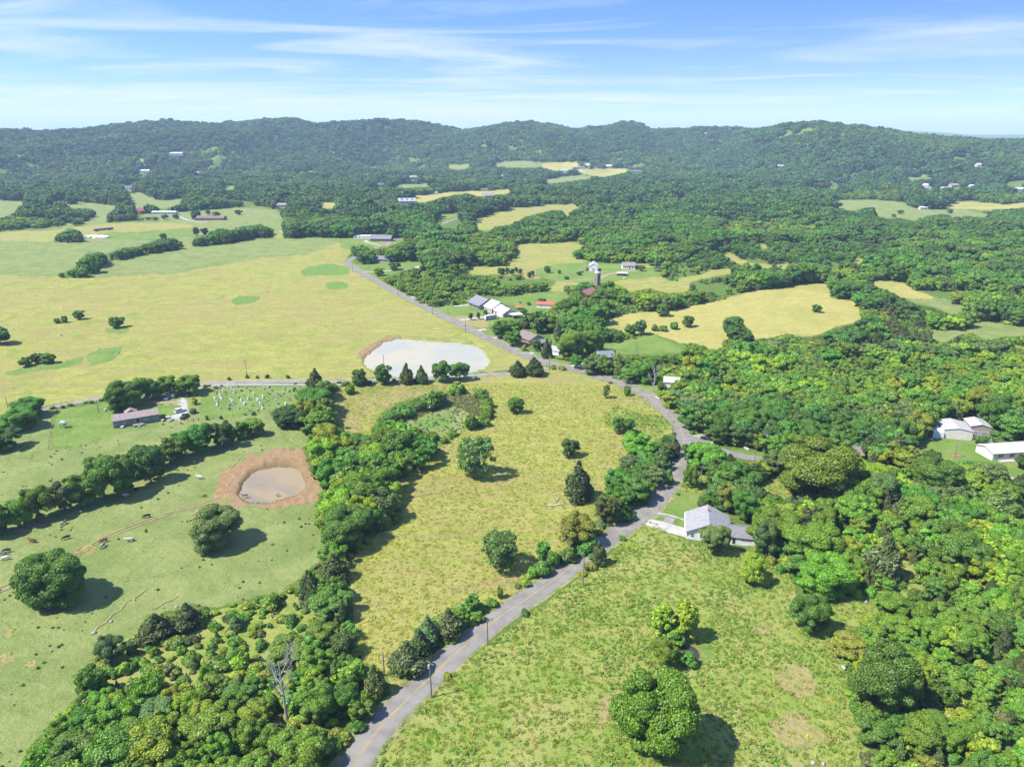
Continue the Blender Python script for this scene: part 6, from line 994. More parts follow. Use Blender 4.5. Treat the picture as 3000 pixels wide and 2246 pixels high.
def wheels(e, xs, w, r=0.36):
    for x in xs:
        for s in (-1, 1):
            y = s*(w-0.10); t = MB().tube([(x, y-0.11, r), (x, y+0.11, r)], r, 14).build('wheel', TYRE, e); MB().tube([(x, y+s*0.112, r), (x, y+s*0.125, r)], r*0.6, 12).build('rim', RIM, t)
def car(tg, px, py, rz, paint, name, label, kind='sedan', cat='car'):
    e = place(tg, px, py, rz, name, label, cat); pm_ = mat('paint_'+name, paint, paint, 1, 0.25, spec=0.5); w = 0.92
    if kind == 'sedan': body = [(-2.3,.80,.70,.35,.75),(-2.1,.90,.82,.28,.95),(-1,.92,.86,.25,.98),(1.1,.92,.86,.25,.95),(2.1,.88,.78,.28,.82),(2.35,.75,.62,.38,.66)]; cab = [(-1.75,.80,.72,.93,.97),(-1.0,.80,.62,.93,1.42),(0.2,.80,.62,.93,1.45),(1.1,.80,.72,.93,.97)]; wx = (-1.4, 1.4)
    elif kind == 'suv': body = [(-2.4,.85,.8,.4,1.0),(-2.3,.93,.9,.35,1.1),(0.9,.95,.9,.32,1.1),(2.1,.93,.86,.35,1.05),(2.45,.8,.7,.45,.85)]; cab = [(-2.35,.86,.72,1.08,1.3),(-2.1,.86,.72,1.08,1.8),(0.1,.86,.72,1.08,1.8),(1.0,.86,.74,1.08,1.12)]; wx = (-1.45, 1.5)
    else: body = [(-2.75,.9,.88,.5,1.05),(-0.6,.95,.92,.42,1.08),(0.9,.95,.92,.42,1.1),(2.4,.93,.86,.45,1.05),(2.7,.8,.72,.5,.9)]; cab = [(-0.75,.85,.72,1.06,1.1),(-0.6,.85,.72,1.06,1.75),(0.6,.85,.72,1.06,1.78),(1.3,.85,.75,1.06,1.1)]; wx = (-1.75, 1.75)
    loft(body, 'body', pm_, e); loft([(x*0.995, a*1.012, b*1.012, z0+.12, z0+.12+(z1-z0-.12)*.82) for x, a, b, z0, z1 in cab], 'window', GLASS, e); loft([(x*0.96, a*.97, b*1.0, z0, z1) for x, a, b, z0, z1 in cab], 'cab', pm_, e)
    if kind == 'pickup': MB().box(-2.6, -0.85, -0.78, 0.78, 1.05, 1.09).build('bed', mat('bed_liner', (0.05,0.05,0.05)), e)
    for s in (-0.62, 0.62): MB().box(2.28, 2.42 if kind != 'pickup' else 2.68, s-0.16, s+0.16, 0.62, 0.78).build('headlight', TRIM, e)
    wheels(e, wx, w); return e
car('M', 338, 276, R(150), (0.03,0.03,0.035), 'black_car', 'black car parked on gravel at the branch road junction')
car('b', 1715, 735, R(52), (0.72,0.72,0.71), 'white_suv', 'white sport utility vehicle on the gravel by the mobile home', 'suv'); car('b', 1805, 850, R(88), (0.06,0.045,0.045), 'dark_pickup', 'dark pickup truck at the lower end of the gravel drive', 'pickup', 'truck')
car('b', 1455, 465, R(100), (0.70,0.70,0.68), 'white_pickup', 'white pickup truck parked under the grove', 'pickup', 'truck'); car('b', 1915, 405, R(75), (0.05,0.05,0.06), 'black_pickup', 'black pickup truck beside the cemetery corner', 'pickup', 'truck')
car('B', 645, 789, dirang('F', (942, 488), (996, 468)), (0.45,0.08,0.05), 'red_car', 'red car driving on the distant stretch of road'); car('e', 320, 425, R(20), (0.16,0.25,0.42), 'blue_car', 'blue car parked beside the white barn'); car('g', 1975, 525, R(10), (0.55,0.58,0.66), 'silver_car', 'silver car in shade behind the bright green trees')
e = place('b', 1580, 440, R(95), 'cargo_trailer', 'grey cargo trailer beside the white pickup', 'trailer'); MB().box(-1.9, 1.9, -0.95, 0.95, 0.5, 2.0).build('box', mat('trailer_grey', (0.38,0.38,0.39)), e); MB().box(1.9, 2.9, -0.08, 0.08, 0.5, 0.6).build('tongue', TYRE, e); wheels(e, (-0.4, 0.5), 1.05, 0.33)
e = place('d', 570, 705, dirang('d', (480, 715), (660, 690)), 'camper_trailer', 'white camper trailer with dark windows on the ranch driveway', 'camper'); loft([(-4.2,1.15,1.1,.6,2.9),(-3.9,1.22,1.2,.5,3.1),(3.3,1.22,1.2,.5,3.1),(4.2,1.2,1.1,.9,2.7)], 'body', mat('camper_white', (0.68,0.69,0.72)), e); [MB().box(x-0.6, x+0.6, -1.26, -1.225, 1.5, 2.2).build('window', GLASS, e) for x in (-2.6, 0.2, 2.3)]; MB().box(-3.9, 3.3, -1.245, -1.226, 0.75, 1.15).build('stripe', mat('grey_stripe', (0.25,0.27,0.3)), e); MB().box(4.1, 5.3, -.08, .08, .6, .7).build('tongue', TYRE, e); wheels(e, (-0.7, 0.3), 1.2, 0.38)
e = place('d', 800, 612, dirang('d', (730, 640), (880, 600)), 'covered_boat', 'white covered boat on a trailer beside the ranch garage', 'boat'); loft([(-3,1.0,.5,.6,1.5),(-2.6,1.15,.5,.5,1.9),(1.0,1.15,.45,.5,2.0),(2.6,.7,.3,.7,1.6),(3.4,.1,.08,1.0,1.2)], 'hull', TRIM, e); wheels(e, (-0.8,), 1.1, 0.33)
e = place('e', 440, 390, R(20), 'backhoe', 'yellow digger parked against the white barn', 'digger'); DY = mat('digger_yellow', (0.55,0.36,0.10)); MB().box(-1.6, 1.6, -0.9, 0.9, 0.8, 1.8).build('body', DY, e); MB().box(-0.5, 0.8, -0.75, 0.75, 1.8, 3.0).build('cab', GLASS, e); MB().tube([(1.5, 0, 1.6), (3.4, 0, 3.6), (4.6, 0, 1.2)], 0.22, 5).build('boom', DY, e); MB().box(4.2, 5.0, -.5, .5, .3, 1.2).build('bucket', DY, e); wheels(e, (-1.1, 1.1), 1.0, 0.7)
e = place('d', 1185, 480, 0, 'red_umbrella', 'red garden parasol on the lawn behind the ranch', 'parasol'); MB().tube([(0, 0, 0), (0, 0, 2.6)], 0.05).build('pole', TRIM, e); obj('canopy', [(3.0*math.cos(k*.785), 3.0*math.sin(k*.785), 2.1) for k in range(8)]+[(0, 0, 2.9)], [(k, (k+1) % 8, 8) for k in range(8)], mat('red_canvas', (0.6,0.14,0.09)), e)
# ------------------------------------------------------------------ cattle: one continuous body each
def cow_mesh(pose):
    V = []; E = []; Rd = []
    def add(p, r, parent=None):
        V.append(p); Rd.append(r)
        if parent is not None: E.append((parent, len(V)-1))
        return len(V)-1
    lie = pose == 'lying'; b = 0.55 if lie else 1.0
    hip = add((-0.75, 0, b+0.02), (0.30, 0.34)); mid_ = add((-0.1, 0, b-0.05), (0.36, 0.40), hip); sh = add((0.55, 0, b), (0.30, 0.36), mid_)
    if pose == 'grazing': nk = add((0.95, 0, b-0.15), (0.17, 0.2), sh); hd = add((1.25, 0, b-0.55), (0.14, 0.15), nk); add((1.40, 0, b-0.85), (0.09, 0.10), hd)
    else: nk = add((0.98, 0, b+0.28), (0.17, 0.2), sh); hd = add((1.25, 0, b+0.40), (0.14, 0.15), nk); add((1.56, 0, b+0.22), (0.09, 0.10), hd)
    for s in (-1, 1): add((V[hd][0]-0.08, s*0.26, V[hd][2]+0.10), (0.04, 0.05), hd)
    t1 = add((-1.02, 0, b+0.12), (0.06, 0.06), hip); t2 = add((-1.12, 0, b-0.35), (0.035, 0.035), t1)
    for x, base in ((-0.72, hip), (0.55, sh)):
        for s in (-1, 1):
            if lie: k = add((x+0.1, s*0.34, 0.28), (0.12, 0.12), base); add((x+0.5, s*0.38, 0.10), (0.06, 0.06), k)
            else: k = add((x+(0.04 if x > 0 else 0.10), s*0.22, 0.58), (0.11, 0.12), base); a = add((x-(0.0 if x > 0 else 0.06), s*0.22, 0.32), (0.065, 0.065), k); add((x, s*0.22, 0.02), (0.06, 0.06), a)
    me = bpy.data.meshes.new('body'); me.from_pydata(V, E, []); o = bpy.data.objects.new('body', me); col.objects.link(o)
    o.modifiers.new('s', 'SKIN'); 
    for i, r in enumerate(Rd): me.skin_vertices[0].data[i].radius = r
    me.skin_vertices[0].data[0].use_root = True; o.modifiers.new('u', 'SUBSURF').levels = 1
    ev = o.evaluated_get(bpy.context.evaluated_depsgraph_get()); m2 = bpy.data.meshes.new_from_object(ev); bpy.data.objects.remove(o); m2.polygons.foreach_set('use_smooth', np.ones(len(m2.polygons), bool)); return m2
COWM = {k: cow_mesh(k) for k in ('grazing', 'standing', 'lying')}
HIDE = {'black': mat('black_hide', (0.018,0.016,0.015), (0.03,0.026,0.024), 3), 'white': mat('white_hide', (0.62,0.57,0.50), (0.52,0.46,0.40), 2), 'red-brown': mat('brown_hide', (0.22,0.065,0.028), (0.16,0.05,0.022), 2), 'black and white': mat('pied_hide', (0.62,0.58,0.54), (0.03,0.03,0.03), 1.1), 'grey': mat('grey_hide', (0.35,0.33,0.31), (0.25,0.23,0.22), 2)}
for k in HIDE.values(): pass
for t, x, y, cl, ps, rz, lab in [('h',92,1050,'black','grazing',200,'black cow grazing, rearmost of three at the left edge'), ('h',48,1085,'black and white','standing',185,'black and white cow between two others at the left edge'), ('h',82,1145,'white','grazing',200,'white cow grazing, foremost of three at the left edge'), ('h',432,925,'red-brown','standing',175,'small red-brown cow walking below the hedgerow shade'), ('h',866,880,'black','grazing',215,'black cow grazing alone in mid pasture'), ('h',1350,915,'red-brown','grazing',195,'large red-brown cow grazing on the dirt track'), ('h',1335,985,'grey','grazing',265,'grey cow grazing just below the large red-brown cow'), ('h',1688,912,'white','standing',205,'white cow standing right of the large red-brown cow'), ('h',830,688,'black and white','grazing',250,'pied cow at the edge of the hedgerow shade'), ('h',1650,330,'white','standing',235,'white cow in the hedgerow shade, lower one'), ('h',1760,250,'black','lying',190,'black cow lying in the hedgerow shade'), ('h',1682,198,'white','lying',220,'white cow lying close under the hedgerow'), ('h',1634,205,'grey','grazing',260,'pale calf close under the hedgerow'), ('h',1908,600,'black','grazing',200,'black cow grazing above the dirt track'), ('J',1028,180,'white','standing',185,'white cow beside the shade left of the muddy pond'), ('J',1050,272,'red-brown','grazing',200,'red-brown calf near the clay bank of the muddy pond'), ('J',1256,268,'grey','standing',190,'grey cow standing in the shallows of the muddy pond')]:
    g = G1(t, x, y); me = COWM[ps].copy(); me.materials.clear(); me.materials.append(HIDE[cl]); s = 0.72 if 'calf' in lab else 1.05
    o = tag(link(bpy.data.objects.new('cow', me)), lab, 'cow', 'cattle in the pasture'); o.location = g - Vector((0, 0, 0.35 if 'shallows' in lab else 0.0)); o.rotation_euler = (0, 0, R(rz)); o.scale = (s, s, s)
# ------------------------------------------------------------------ cemetery
ST = [mat('pale_stone', (0.62,0.60,0.56), (0.50,0.48,0.45), 2), mat('grey_granite', (0.42,0.42,0.42), (0.33,0.33,0.33), 3), mat('white_marble', (0.72,0.71,0.68), (0.6,0.59,0.57), 2), mat('tan_stone', (0.55,0.44,0.30), (0.45,0.36,0.25), 2)]
def tablet(w, h, t):
    mb = MB(); p = [(-w/2, 0.22), (w/2, 0.22)] + [(w/2*math.cos(a), h-0.18+0.18*math.sin(a)) for a in np.linspace(0, math.pi, 7)]; mb.prism(p, -t/2, t/2); return mesh('tablet', mb.v, mb.f)
def base_m(w, t): mb = MB().box(-w/2-.15, w/2+.15, -t/2-.14, t/2+.14, -0.2, 0.24); return mesh('base', mb.v, mb.f)
STM = []
for w, h, t in ((0.9, 0.95, 0.24), (1.25, 1.0, 0.26), (0.75, 1.35, 0.26), (0.8, 0.75, 0.22)):
    for m_ in ST:
        a, b = tablet(w, h, t), base_m(w, t); a.materials.append(m_); b.materials.append(m_); STM.append((a, b))
ROWS = [[(372,300),(383,322),(398,340),(414,352)],[(378,430),(390,462),(412,488),(428,512),(418,537)],[(452,372),(466,394),(480,415),(497,437)],[(478,275),(515,300),(528,322),(545,345),(560,365)],[(600,240),(615,252),(630,264),(650,270)],[(480,585)],[(617,408),(635,440),(662,470),(690,505),(722,527),(748,570),(772,597)],[(587,570),(610,538),(605,602)],[(675,318),(692,333)],[(775,415),(810,462),(845,508),(862,524)],[(750,240),(800,305)],[(895,258),(932,283),(952,305)],[(848,372),(922,438),(940,452)],[(900,578),(928,630)],[(1018,247),(1010,375)],[(990,545)],[(1072,452),(1090,470)],[(1113,508),(1130,530),(1145,553),(1158,597),(1075,620)],[(1135,390),(1160,418),(1212,472)],[(1248,236),(1256,254),(1180,278),(1302,298)],[(1247,357),(1258,540)],[(1322,430),(1342,447),(1362,475),(1395,517)],[(1380,350),(1398,370),(1440,388)],[(1505,270),(1520,295)],[(1575,315)],[(1555,415),(1590,455)],[(1490,350),(1530,530)],[(1665,382),(1697,318),(1748,352)],[(1752,245),(1835,325),(1895,280)]]
NTH = ['first', 'second', 'third', 'fourth', 'fifth', 'sixth', 'seventh']
def nth(i):
    if i < 7: return NTH[i]
    s = ['eighth','ninth','tenth','eleventh','twelfth','thirteenth','fourteenth','fifteenth','sixteenth','seventeenth','eighteenth','nineteenth','twentieth']
    if i < 20: return s[i-7]
    n_ = i+1; return f'{n_}{ {1:"st",2:"nd",3:"rd"}.get(n_ % 10, "th") }'
for ci, row in enumerate(ROWS):
    for ri, (x, y) in enumerate(row):
        g = G1('a', x, y); k = int(rng.integers(len(STM))); mi = k % 4
        e = empty('headstone', g, R(104+rng.normal()*4), f'{("pale", "grey granite", "white", "tan")[mi]} headstone, {nth(ri)} from the road in cemetery column {nth(ci)} from the left', 'headstone', 'headstones in the cemetery'); sc_ = rng.uniform(1.0, 1.45)
        for me, nm in zip(STM[k], ('tablet', 'base')): o = link(bpy.data.objects.new(nm, me), e); o.scale = (sc_, sc_, sc_)
# ------------------------------------------------------------------ utility poles, wires, fences
POLEM = mat('pole_wood', (0.27,0.235,0.20), (0.18,0.155,0.13), 2, stretch=(4, 4, .3)); WIREM = mat('wire', (0.10,0.10,0.10)); INS = mat('insulator', (0.55,0.55,0.55)); POLES = {}
def pole(key, tg, bx, by, tx, ty, label, arm=False, can=False, lamp=False, dirn=None):
    g = G1(tg, bx, by); vt = S(tg, [(tx, ty)])[0]; s = (CY-vt[1])/FPX
    # height from where its top shows
    z = CAMZ + g.y*(s*cp - sp_)/(cp + s*sp_); h = min(max(z-g.z, 4.5), 14)
    e = empty('utility_pole', g, dirn or 0, label, 'pole', 'utility poles along the roads'); MB().tube([(0, 0, -0.6), (0, 0, h)], [0.17, 0.11], 8).build('post', POLEM, e)
    if arm:
        MB().box(-1.15, 1.15, -0.06, 0.06, h-0.55, h-0.42).build('crossarm', POLEM, e); [MB().tube([(x, 0, h-0.42), (x, 0, h-0.22)], 0.05).build('insulator', INS, e) for x in (-1.05, 0.55, 1.05)]
    else: MB().tube([(0, 0, h), (0, 0, h+0.2)], 0.05).build('insulator', INS, e)
    if can: MB().tube([(0.38, 0, h-2.1), (0.38, 0, h-1.2)], 0.24, 10).build('transformer', INS, e)
    if lamp: MB().tube([(0, 0, h-0.3), (1.2, 0, h-0.05)], 0.04).build('lamp_arm', INS, e)
    POLES[key] = g + Vector((0, 0, h)); return e
nd = dirang('F', (930, 1490), (1150, 1320))+math.pi/2
for a in [('p1','L',732,888,718,675,'tall roadside pole with crossarm nearest the camera',True,True,False,nd), ('p2','L',1063,580,1059,437,'pole beside the near road, second up from the crossarm pole'), ('p3','L',1625,235,1628,45,'pole beside the road below the white house driveway'), ('p0','L',455,760,450,618,'pole at the hedge left of the near road'), ('p4','M',303,572,325,430,'leaning pole in the grass above the white house',True), ('p5','M',680,375,697,230,'tall dark pole beside the branch road',True,True), ('p6','M',790,285,795,195,'pole with transformer against the wood above the branch road',True,True), ('p7','M',625,405,632,310,'slim pole at the near edge of the branch road'), ('p8','M',140,250,147,160,'slim pole inside the road bend'), ('p9','M',1803,382,1810,280,'yard pole standing in bare soil by the cream houses',False,True),
          ('h1','H',1347,980,1343,865,'pole with crossarm at the road fork',True,True), ('h2','H',1873,1150,1876,1030,'pole at the road curve beside a leafy bush',True), ('h3','H',1848,1065,1850,1022,'thin pole just behind the road curve'), ('h4','H',278,960,275,860,'pole rising in front of the milky pond'), ('h5','H',805,720,808,625,'pole on the verge between the pond and the ranch'), ('h6','H',590,600,587,515,'pole on the verge below the ranch driveway'), ('h7','H',692,600,690,520,'thin pole on the ranch front lawn'), ('h8','H',466,460,464,395,'pole in front of the wood by the upper road'), ('h9','H',370,480,368,415,'pole at the upper road edge facing the hay field'), ('h10','H',210,400,208,330,'pole on the upper road, third from its bend'), ('h11','H',75,325,73,270,'pole right at the upper bend of the road'), ('h12','H',178,310,176,250,'pole on the lawn at the upper bend'), ('h13','H',990,660,988,600,'thin pole beside the camper trailer'), ('h14','H',1215,850,1213,815,'short pole on the lawn before the brick house'), ('h15','H',1915,840,1917,795,'white pole on the mown green plot'), ('h16','H',658,450,660,370,'pole standing up among the trees left of the ranch'),
          ('e1','E',1600,668,1588,558,'pole with crossarm behind the cemetery road',True), ('e2','E',640,905,627,825,'pole on the lawn left of the mobile home'), ('e3','E',52,875,37,803,'pole by the narrow road at the left edge')]: pole(*a)
def wires(a, b, offs, sag, label):
    A, B = POLES[a], POLES[b]; n_ = (B-A).cross(Vector((0, 0, 1))).normalized(); e = empty('power_line', A, 0, label, 'power line', 'power lines')
    for o_, dz in offs:
        pts = [(A.lerp(B, t) + n_*o_ + Vector((0, 0, dz-0.2-sag*4*t*(1-t)))) - A for t in np.linspace(0, 1, 13)]; MB().tube(pts, 0.022, 4, False).build('wire', WIREM, e)
T3 = [(-1.0, 0), (0.5, 0), (1.0, 0), (0.1, -1.2)]; T1 = [(0, 0), (0.1, -1.1)]
wires('p0', 'p1', T3, 0.4, 'wires crossing the near road between the hedge pole and crossarm pole'); wires('p1', 'p2', T1, 0.6, 'wires along the near road up from the crossarm pole'); wires('p2', 'p3', T1, 0.9, 'wires along the straight of the near road'); wires('p3', 'p4', T1, 1.0, 'wires passing in front of the white house'); wires('p5', 'p6', T3, 0.5, 'wires between the two poles by the branch road'); wires('p4', 'p5', T1, 0.9, 'wires from the leaning pole to the branch road'); wires('h1', 'h2', T1, 1.2, 'wires along the road from the fork to the curve'); wires('h1', 'h5', T1, 1.4, 'wires from the fork towards the ranch'); wires('h5', 'h6', T1, 1.2, 'wires along the verge opposite the ranch'); wires('h6', 'h9', T1, 1.2, 'wires along the upper road'); wires('p8', 'p5', T1, 1.0, 'wires from the road bend to the branch road')
PST = mat('fence_post', (0.24,0.21,0.17), (0.16,0.14,0.11), 3)
def fence(t, pts, sp, label):
    g = smooth_line(G(t, pts), sp); e = empty('wire_fence', g[0], 0, label, 'fence'); o0 = Vector(g[0]); proto = None; L = []
    for p in g:
        p = Vector(p)-o0
        if proto is None: proto = MB().box(-.07, .07, -.07, .07, -0.3, 1.25); pm2 = mesh('post', proto.v, proto.f, PST)
        o = link(bpy.data.objects.new('post', pm2), e); o.location = p; L.append(p)
    for zz_ in (0.5, 1.1): MB().tube([p+Vector((0, 0, zz_)) for p in L], 0.02, 3, False).build('wire', WIREM, e)
fence('a', [(30,795),(240,772),(500,742),(860,690),(1100,672),(1400,640)], 4, 'wire fence along the lower edge of the cemetery'); fence('E', [(375,880),(335,985),(318,1140)], 4, 'wire fence left of the mobile home lawn'); fence('E', [(-50,950),(110,915),(280,880),(400,850)], 5, 'wire fence along the narrow road at the left'); fence('d', [(900,560),(960,440),(1200,400),(1600,350)], 6, 'wire fence across the ranch paddock'); fence('E', [(1220,965),(1290,955)], 3, 'short fence by the end of the gravel drive')
# ------------------------------------------------------------------ stones, logs and yard clutter
ROCK = mat('limestone', (0.44,0.41,0.37), (0.28,0.26,0.22), 1.5, bump=0.4); LOGM = mat('bleached_log', (0.55,0.50,0.44), (0.38,0.34,0.29), 2)
iv, it = ico()
def rock(t, x, y, s, label, m=ROCK, name='rock', cat='rock', group='pale rocks lying in the grass', flat=0.5):
    g = G1(t, x, y); v = iv*(1+0.5*(rng.random((len(iv), 1))-0.5))*np.array([s, s*rng.uniform(.45, .8), s*flat])*0.72; o = obj(name, v, it, m); o.location = g+Vector((0, 0, s*flat*0.35)); o.rotation_euler = (0, 0, rng.random()*6); tag(o, label, cat, group)
for i, (t, x, y, s, w) in enumerate([('J',260,842,0.8,'under the shady oak among the cattle'), ('J',480,970,0.9,'at the low end of the rocky scrape'), ('J',905,838,0.8,'above the dark bushes of the scrub'), ('J',1418,405,0.6,'right of the oak by the muddy pond'), ('J',1420,258,1.1,'in the muddy pond near its lower shore'), ('J',570,910,0.7,'midway along the rocky scrape'), ('J',690,800,0.6,'at the upper end of the rocky scrape'), ('J',470,845,0.5,'alone right of the shady oak'), ('N',1465,150,1.2,'in the clearing beyond the weedy field'), ('N',1282,228,0.9,'below the clearing stone, pointed'), ('N',1150,615,1.2,'at the wood edge by the weedy field'), ('N',970,1175,0.9,'at the bottom of the weedy field'), ('N',1030,1180,0.8,'at the bottom of the weedy field, right one'), ('L',1575,470,0.5,'white, in the weedy field below the road'), ('L',1767,740,0.4,'small white, in the weedy field'), ('E',445,1147,0.6,'alone below the mobile home lawn'), ('E',640,490,1.0,'in the wide hay meadow'), ('E',765,520,1.4,'flat, in the wide hay meadow'), ('E',395,403,1.4,'dark, in the wide hay meadow'), ('N',1290,145,0.6,'in the far clearing, left one'), ('L',1190,1290,0.4,'at the bottom edge of the weedy field')]): rock(t, x, y, s, 'pale rock '+w if 'dark' not in w else 'dark rock '+w[6:], ROCK)
for k in range(34):
    t = k/33; x, y = (1190+t*380, 322-t*22+math.sin(t*9)*6); rock('J', x+rng.normal()*12, y+rng.normal()*5, rng.uniform(0.25, 0.6), f'small stone on the lower muddy pond bank, {ordinal(k)}', group='stones along the muddy pond bank')
for k, (x0, y0, x1, y1) in enumerate([(1418,866,1470,872), (1455,868,1520,860), (1468,842,1482,826)]):
    a, b = G1('K', x0, y0), G1('K', x1, y1); e = empty('fallen_log', a, 0, ['bleached fallen log in the hay field below the tall cedar, left piece', 'bleached fallen log in the hay field below the tall cedar, right piece', 'bleached stump beside the fallen logs in the hay field'][k], 'log', 'fallen logs in the hay field'); q = b-a; MB().tube([(0, 0, .2), q*0.5+Vector((0, 0, .35)), q+Vector((0, 0, .2 if k < 2 else 1.0))], [.22, .2, .12], 7).build('bole', LOGM, e); MB().tube([q*0.6+Vector((0, 0, .3)), q*0.7+Vector((.4, .8, .9))], [.09, .03], 5).build('branch_stub', LOGM, e)
e = place('A', 610, 875, 0.1, 'tarpaulin_heap', 'crumpled white tarpaulin heap on the far left pasture', 'heap'); TP = mat('white_tarp', (0.7,0.7,0.7), (0.55,0.55,0.56), 1)
for k in range(7): v = iv*(1+0.9*(rng.random((len(iv), 1))-0.5))*np.array([6, 5, 1.8]); o = obj('fold', v+np.array([(k-3)*4, rng.normal()*4, 0.6]), it, TP, e)
e = place('A', 672, 832, R(55), 'feed_trailer', 'dark long stock trailer on the far left pasture', 'trailer'); MB().box(-12, 12, -1.4, 1.4, 1.0, 3.2).build('body', mat('dark_trailer', (0.12,0.11,0.10)), e); wheels(e, (-8, 8), 1.4, 0.6)
e = place('E', 415, 1000, R(10), 'play_tower', 'wooden play tower with pale blue roof on the lawn', 'play tower'); [MB().box(x-.06, x+.06, y-.06, y+.06, 0, 2.6).build('post', POLEM, e) for x in (-.8, .8) for y in (-.8, .8)]; MB().box(-.9, .9, -.9, .9, 1.2, 1.3).build('platform', POLEM, e); obj('roof', [(-1.1,-1.1,2.6),(1.1,-1.1,2.6),(1.1,1.1,2.6),(-1.1,1.1,2.6),(0,0,3.3)], [(0,1,4),(1,2,4),(2,3,4),(3,0,4),(3,2,1,0)], mat('pale_blue_roof', (0.45,0.6,0.68)), e); MB().tube([(-.9, 0, 2.5), (-3.6, 0, 2.4)], .06).build('swing_beam', POLEM, e); MB().tube([(-3.6, -.6, 0), (-3.6, 0, 2.4), (-3.6, .6, 0)], .06).build('swing_leg', POLEM, e)
for k, (t, x, y, nm, cl, lab) in enumerate([('b',1360,925,'wooden_crate',(0.5,0.42,0.32),'tan wooden crate beside the right end of the mobile home'), ('b',1465,865,'plastic_bin',(0.7,0.69,0.66),'white bin lying right of the mobile home'), ('b',1530,912,'scrap_pile',(0.3,0.27,0.25),'low scrap pile right of the mobile home'), ('b',548,1058,'cooler_box',(0.68,0.67,0.65),'white box against the front of the mobile home'), ('b',920,1000,'grey_dinghy',(0.4,0.39,0.36),'upturned grey hull in front of the mobile home deck'), ('b',200,712,'white_drum',(0.72,0.71,0.69),'white drum on the lawn behind the mobile home'), ('e',930,385,'hay_feeder',(0.25,0.22,0.2),'round metal feeder in the farm meadow'), ('e',1250,560,'stone_pile',(0.6,0.57,0.5),'pale rubble pile in the farm meadow'), ('d',1210,345,'black_trailer',(0.05,0.05,0.05),'black utility trailer in the ranch paddock'), ('M',690,340,'white_bench',(0.6,0.6,0.6),'pale bench by the branch road pole'), ('M',575,330,'stone_wall',(0.45,0.4,0.33),'rough stone heap at the edge of the branch road')]):
    e = place(t, x, y, rng.random()*3, nm, lab, 'clutter'); m_ = mat('clutter_'+nm, cl)
    if nm in ('wooden_crate', 'plastic_bin', 'cooler_box', 'black_trailer', 'white_bench'):
        MB().box(-.8, .8, -.5, .5, 0, .75).build('box', m_, e); MB().box(-.86, .86, -.56, .56, .75, .84).build('lid', m_, e)
    elif nm in ('white_drum', 'hay_feeder'): MB().tube([(0, 0, 0), (0, 0, .35), (0, 0, .9)], [.5, .53, .5], 12).build('drum', m_, e); MB().tube([(0, 0, .9), (0, 0, .96)], .42, 12).build('lid', m_, e)
    else:
        for q in range(4): obj('lump', iv*(1+0.6*(rng.random((len(iv), 1))-0.5))*np.array([1.1, .7, .4])+np.array([rng.normal()*.8, rng.normal()*.5, .2]), it, m_, e)
# ------------------------------------------------------------------ weeds and rough grass on the nearer fields
def tuft(seed, n, h, w, spread):
    rg = np.random.default_rng(seed); v = []; f = []
    for k in range(n):
        a = rg.random()*6.283; q = spread*math.sqrt(rg.random()); x, y = q*math.cos(a), q*math.sin(a); b = rg.random()*6.283; l = h*rg.uniform(.5, 1.1); tx, ty = x+rg.normal()*.3*h, y+rg.normal()*.3*h; o = len(v)
        v += [(x-w*math.cos(b), y-w*math.sin(b), -0.03), (x+w*math.cos(b), y+w*math.sin(b), -0.03), (tx+w*.6*math.cos(b), ty+w*.6*math.sin(b), l), (tx-w*.5*math.cos(b), ty-w*.5*math.sin(b), l*.9)]; f.append((o, o+1, o+2, o+3))
    return (bpy.data.objects.new('tuft', mesh('tuft', v, f, GRASS)), 1, 1)
GT = [tuft(500+i, 16, 0.55, 0.10, 0.55) for i in range(4)]; WT = [(bpy.data.objects.new('weed', crown_mesh('weed', shrub_lobes(np.random.default_rng(520+i), 0.8, 1.3, 5), 90, 0.30, np.random.default_rng(530+i), core=0.5)), 1, 1) for i in range(4)]
X, Y, Z, u, v, d, rg = candidates(95, 330, 0.62, 81); c = look(cls, u, v); patch = fbm(X/9., Y/9., 61, 3)
keepr = ~near_any(X, Y, [(a, b) for a, b in road_pts if a*a+b*b < 150000], (road_w/2+0.4)[(road_pts**2).sum(1) < 150000])
def field(name, ids, prob, protos, tints, smin, smax, label, cat, sel=None):
    k = np.isin(c, ids) & (rg.random(len(X)) < prob) & keepr & (look(openm, u, v, False)); k &= ~((look(pmb, u, v) > 0.3))
    if sel is not None: k &= sel
    i = np.flatnonzero(k); n = len(i); s = rg.uniform(smin, smax, n); t = np.array([tints[q] for q in rg.integers(0, len(tints), n)])*rg.uniform(.85, 1.15, (n, 1))
    scatter(name, dict(p=np.stack([X[i], Y[i], Z[i]], 1), s=np.stack([s, s, s*rg.uniform(.7, 1.2, n)], 1), r=rg.random(n)*6.283, t=t, k=rg.integers(0, len(protos), n)), protos, label, cat)
hayT = [(0.46,0.48,0.12), (0.42,0.46,0.11), (0.50,0.48,0.15), (0.36,0.44,0.10)]; weedT = [(0.24,0.37,0.055), (0.32,0.40,0.08), (0.44,0.41,0.15), (0.20,0.33,0.05)]
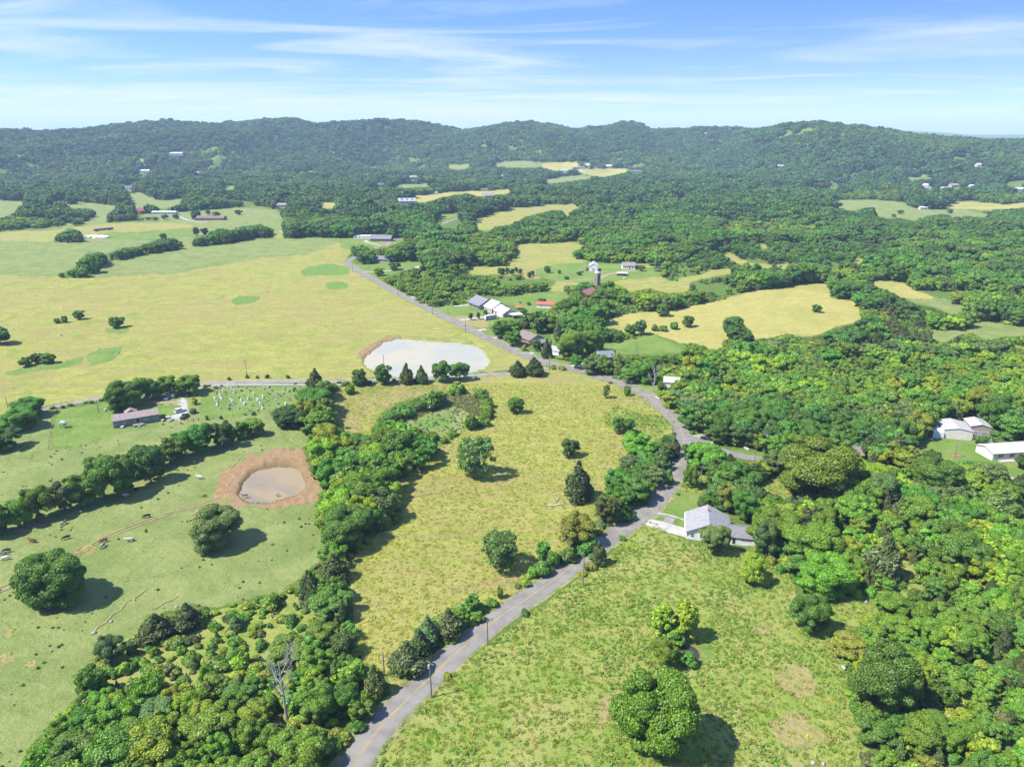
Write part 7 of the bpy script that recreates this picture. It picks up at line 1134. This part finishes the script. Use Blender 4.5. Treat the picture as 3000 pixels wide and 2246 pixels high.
field('tall_hay_grass', [1, 6, 7], 0.26, GT, hayT, 0.4, 1.0, 'tall ripe grass of the hay field', 'grass'); field('rough_weeds', [5], 0.36, GT, weedT, 0.4, 1.1, 'rough grass of the weedy field', 'grass')
field('pond_tufts', [2, 8], 0.10, WT, [(0.13,0.17,0.06), (0.16,0.18,0.08)], 0.4, 0.9, 'dull tufts standing in the algae pond', 'weeds', (u > 1180) & (v < 1290)); field('weed_clumps', [5], 0.38, WT, [(0.15,0.27,0.032), (0.19,0.31,0.042), (0.24,0.32,0.055)], 0.25, 0.75, 'leafy weed clumps in the weedy field', 'weeds', patch > 0.60); field('pasture_tufts', [2], 0.02, WT, [(0.09,0.16,0.034), (0.11,0.18,0.04)], 0.25, 0.7, 'dark thistle tufts in the grazed pasture', 'weeds', patch > 0.54)
k_ = np.zeros((RH, RW), bool); raster(k_, S('K', [(630,310),(760,245),(880,220),(1000,225),(1060,290),(1010,340),(930,310),(870,275),(770,290),(660,345)]), True); inr = look(k_, u, v, False).astype(bool) & (rg.random(len(X)) < 0.28); i = np.flatnonzero(inr); n = len(i); s = rg.uniform(1.0, 2.4, n)
scatter('reeds', dict(p=np.stack([X[i], Y[i], Z[i]], 1), s=np.stack([s, s, s], 1), r=rg.random(n)*6.283, t=np.array([(0.24,0.25,0.12), (0.20,0.26,0.09), (0.30,0.28,0.17)])[rg.integers(0, 3, n)], k=rg.integers(0, 4, n)), GT, 'grey-brown reeds fringing the algae pond', 'reeds')
# ------------------------------------------------------------------ haze
hz = MB().box(-14000, 14000, -600, 17000, -40, 330).build('haze', None); hz.data.materials.clear(); tag(hz, kind='stuff')
m = bpy.data.materials.new('haze'); m.use_nodes = True; nt = m.node_tree; nt.nodes.clear(); o = nt.nodes.new('ShaderNodeOutputMaterial'); pv = nt.nodes.new('ShaderNodeVolumePrincipled'); pv.inputs['Color'].default_value = (0.56, 0.76, 1.0, 1); pv.inputs['Density'].default_value = 0.00009; pv.inputs['Anisotropy'].default_value = 0.0; nt.links.new(pv.outputs[0], o.inputs['Volume']); hz.data.materials.append(m)
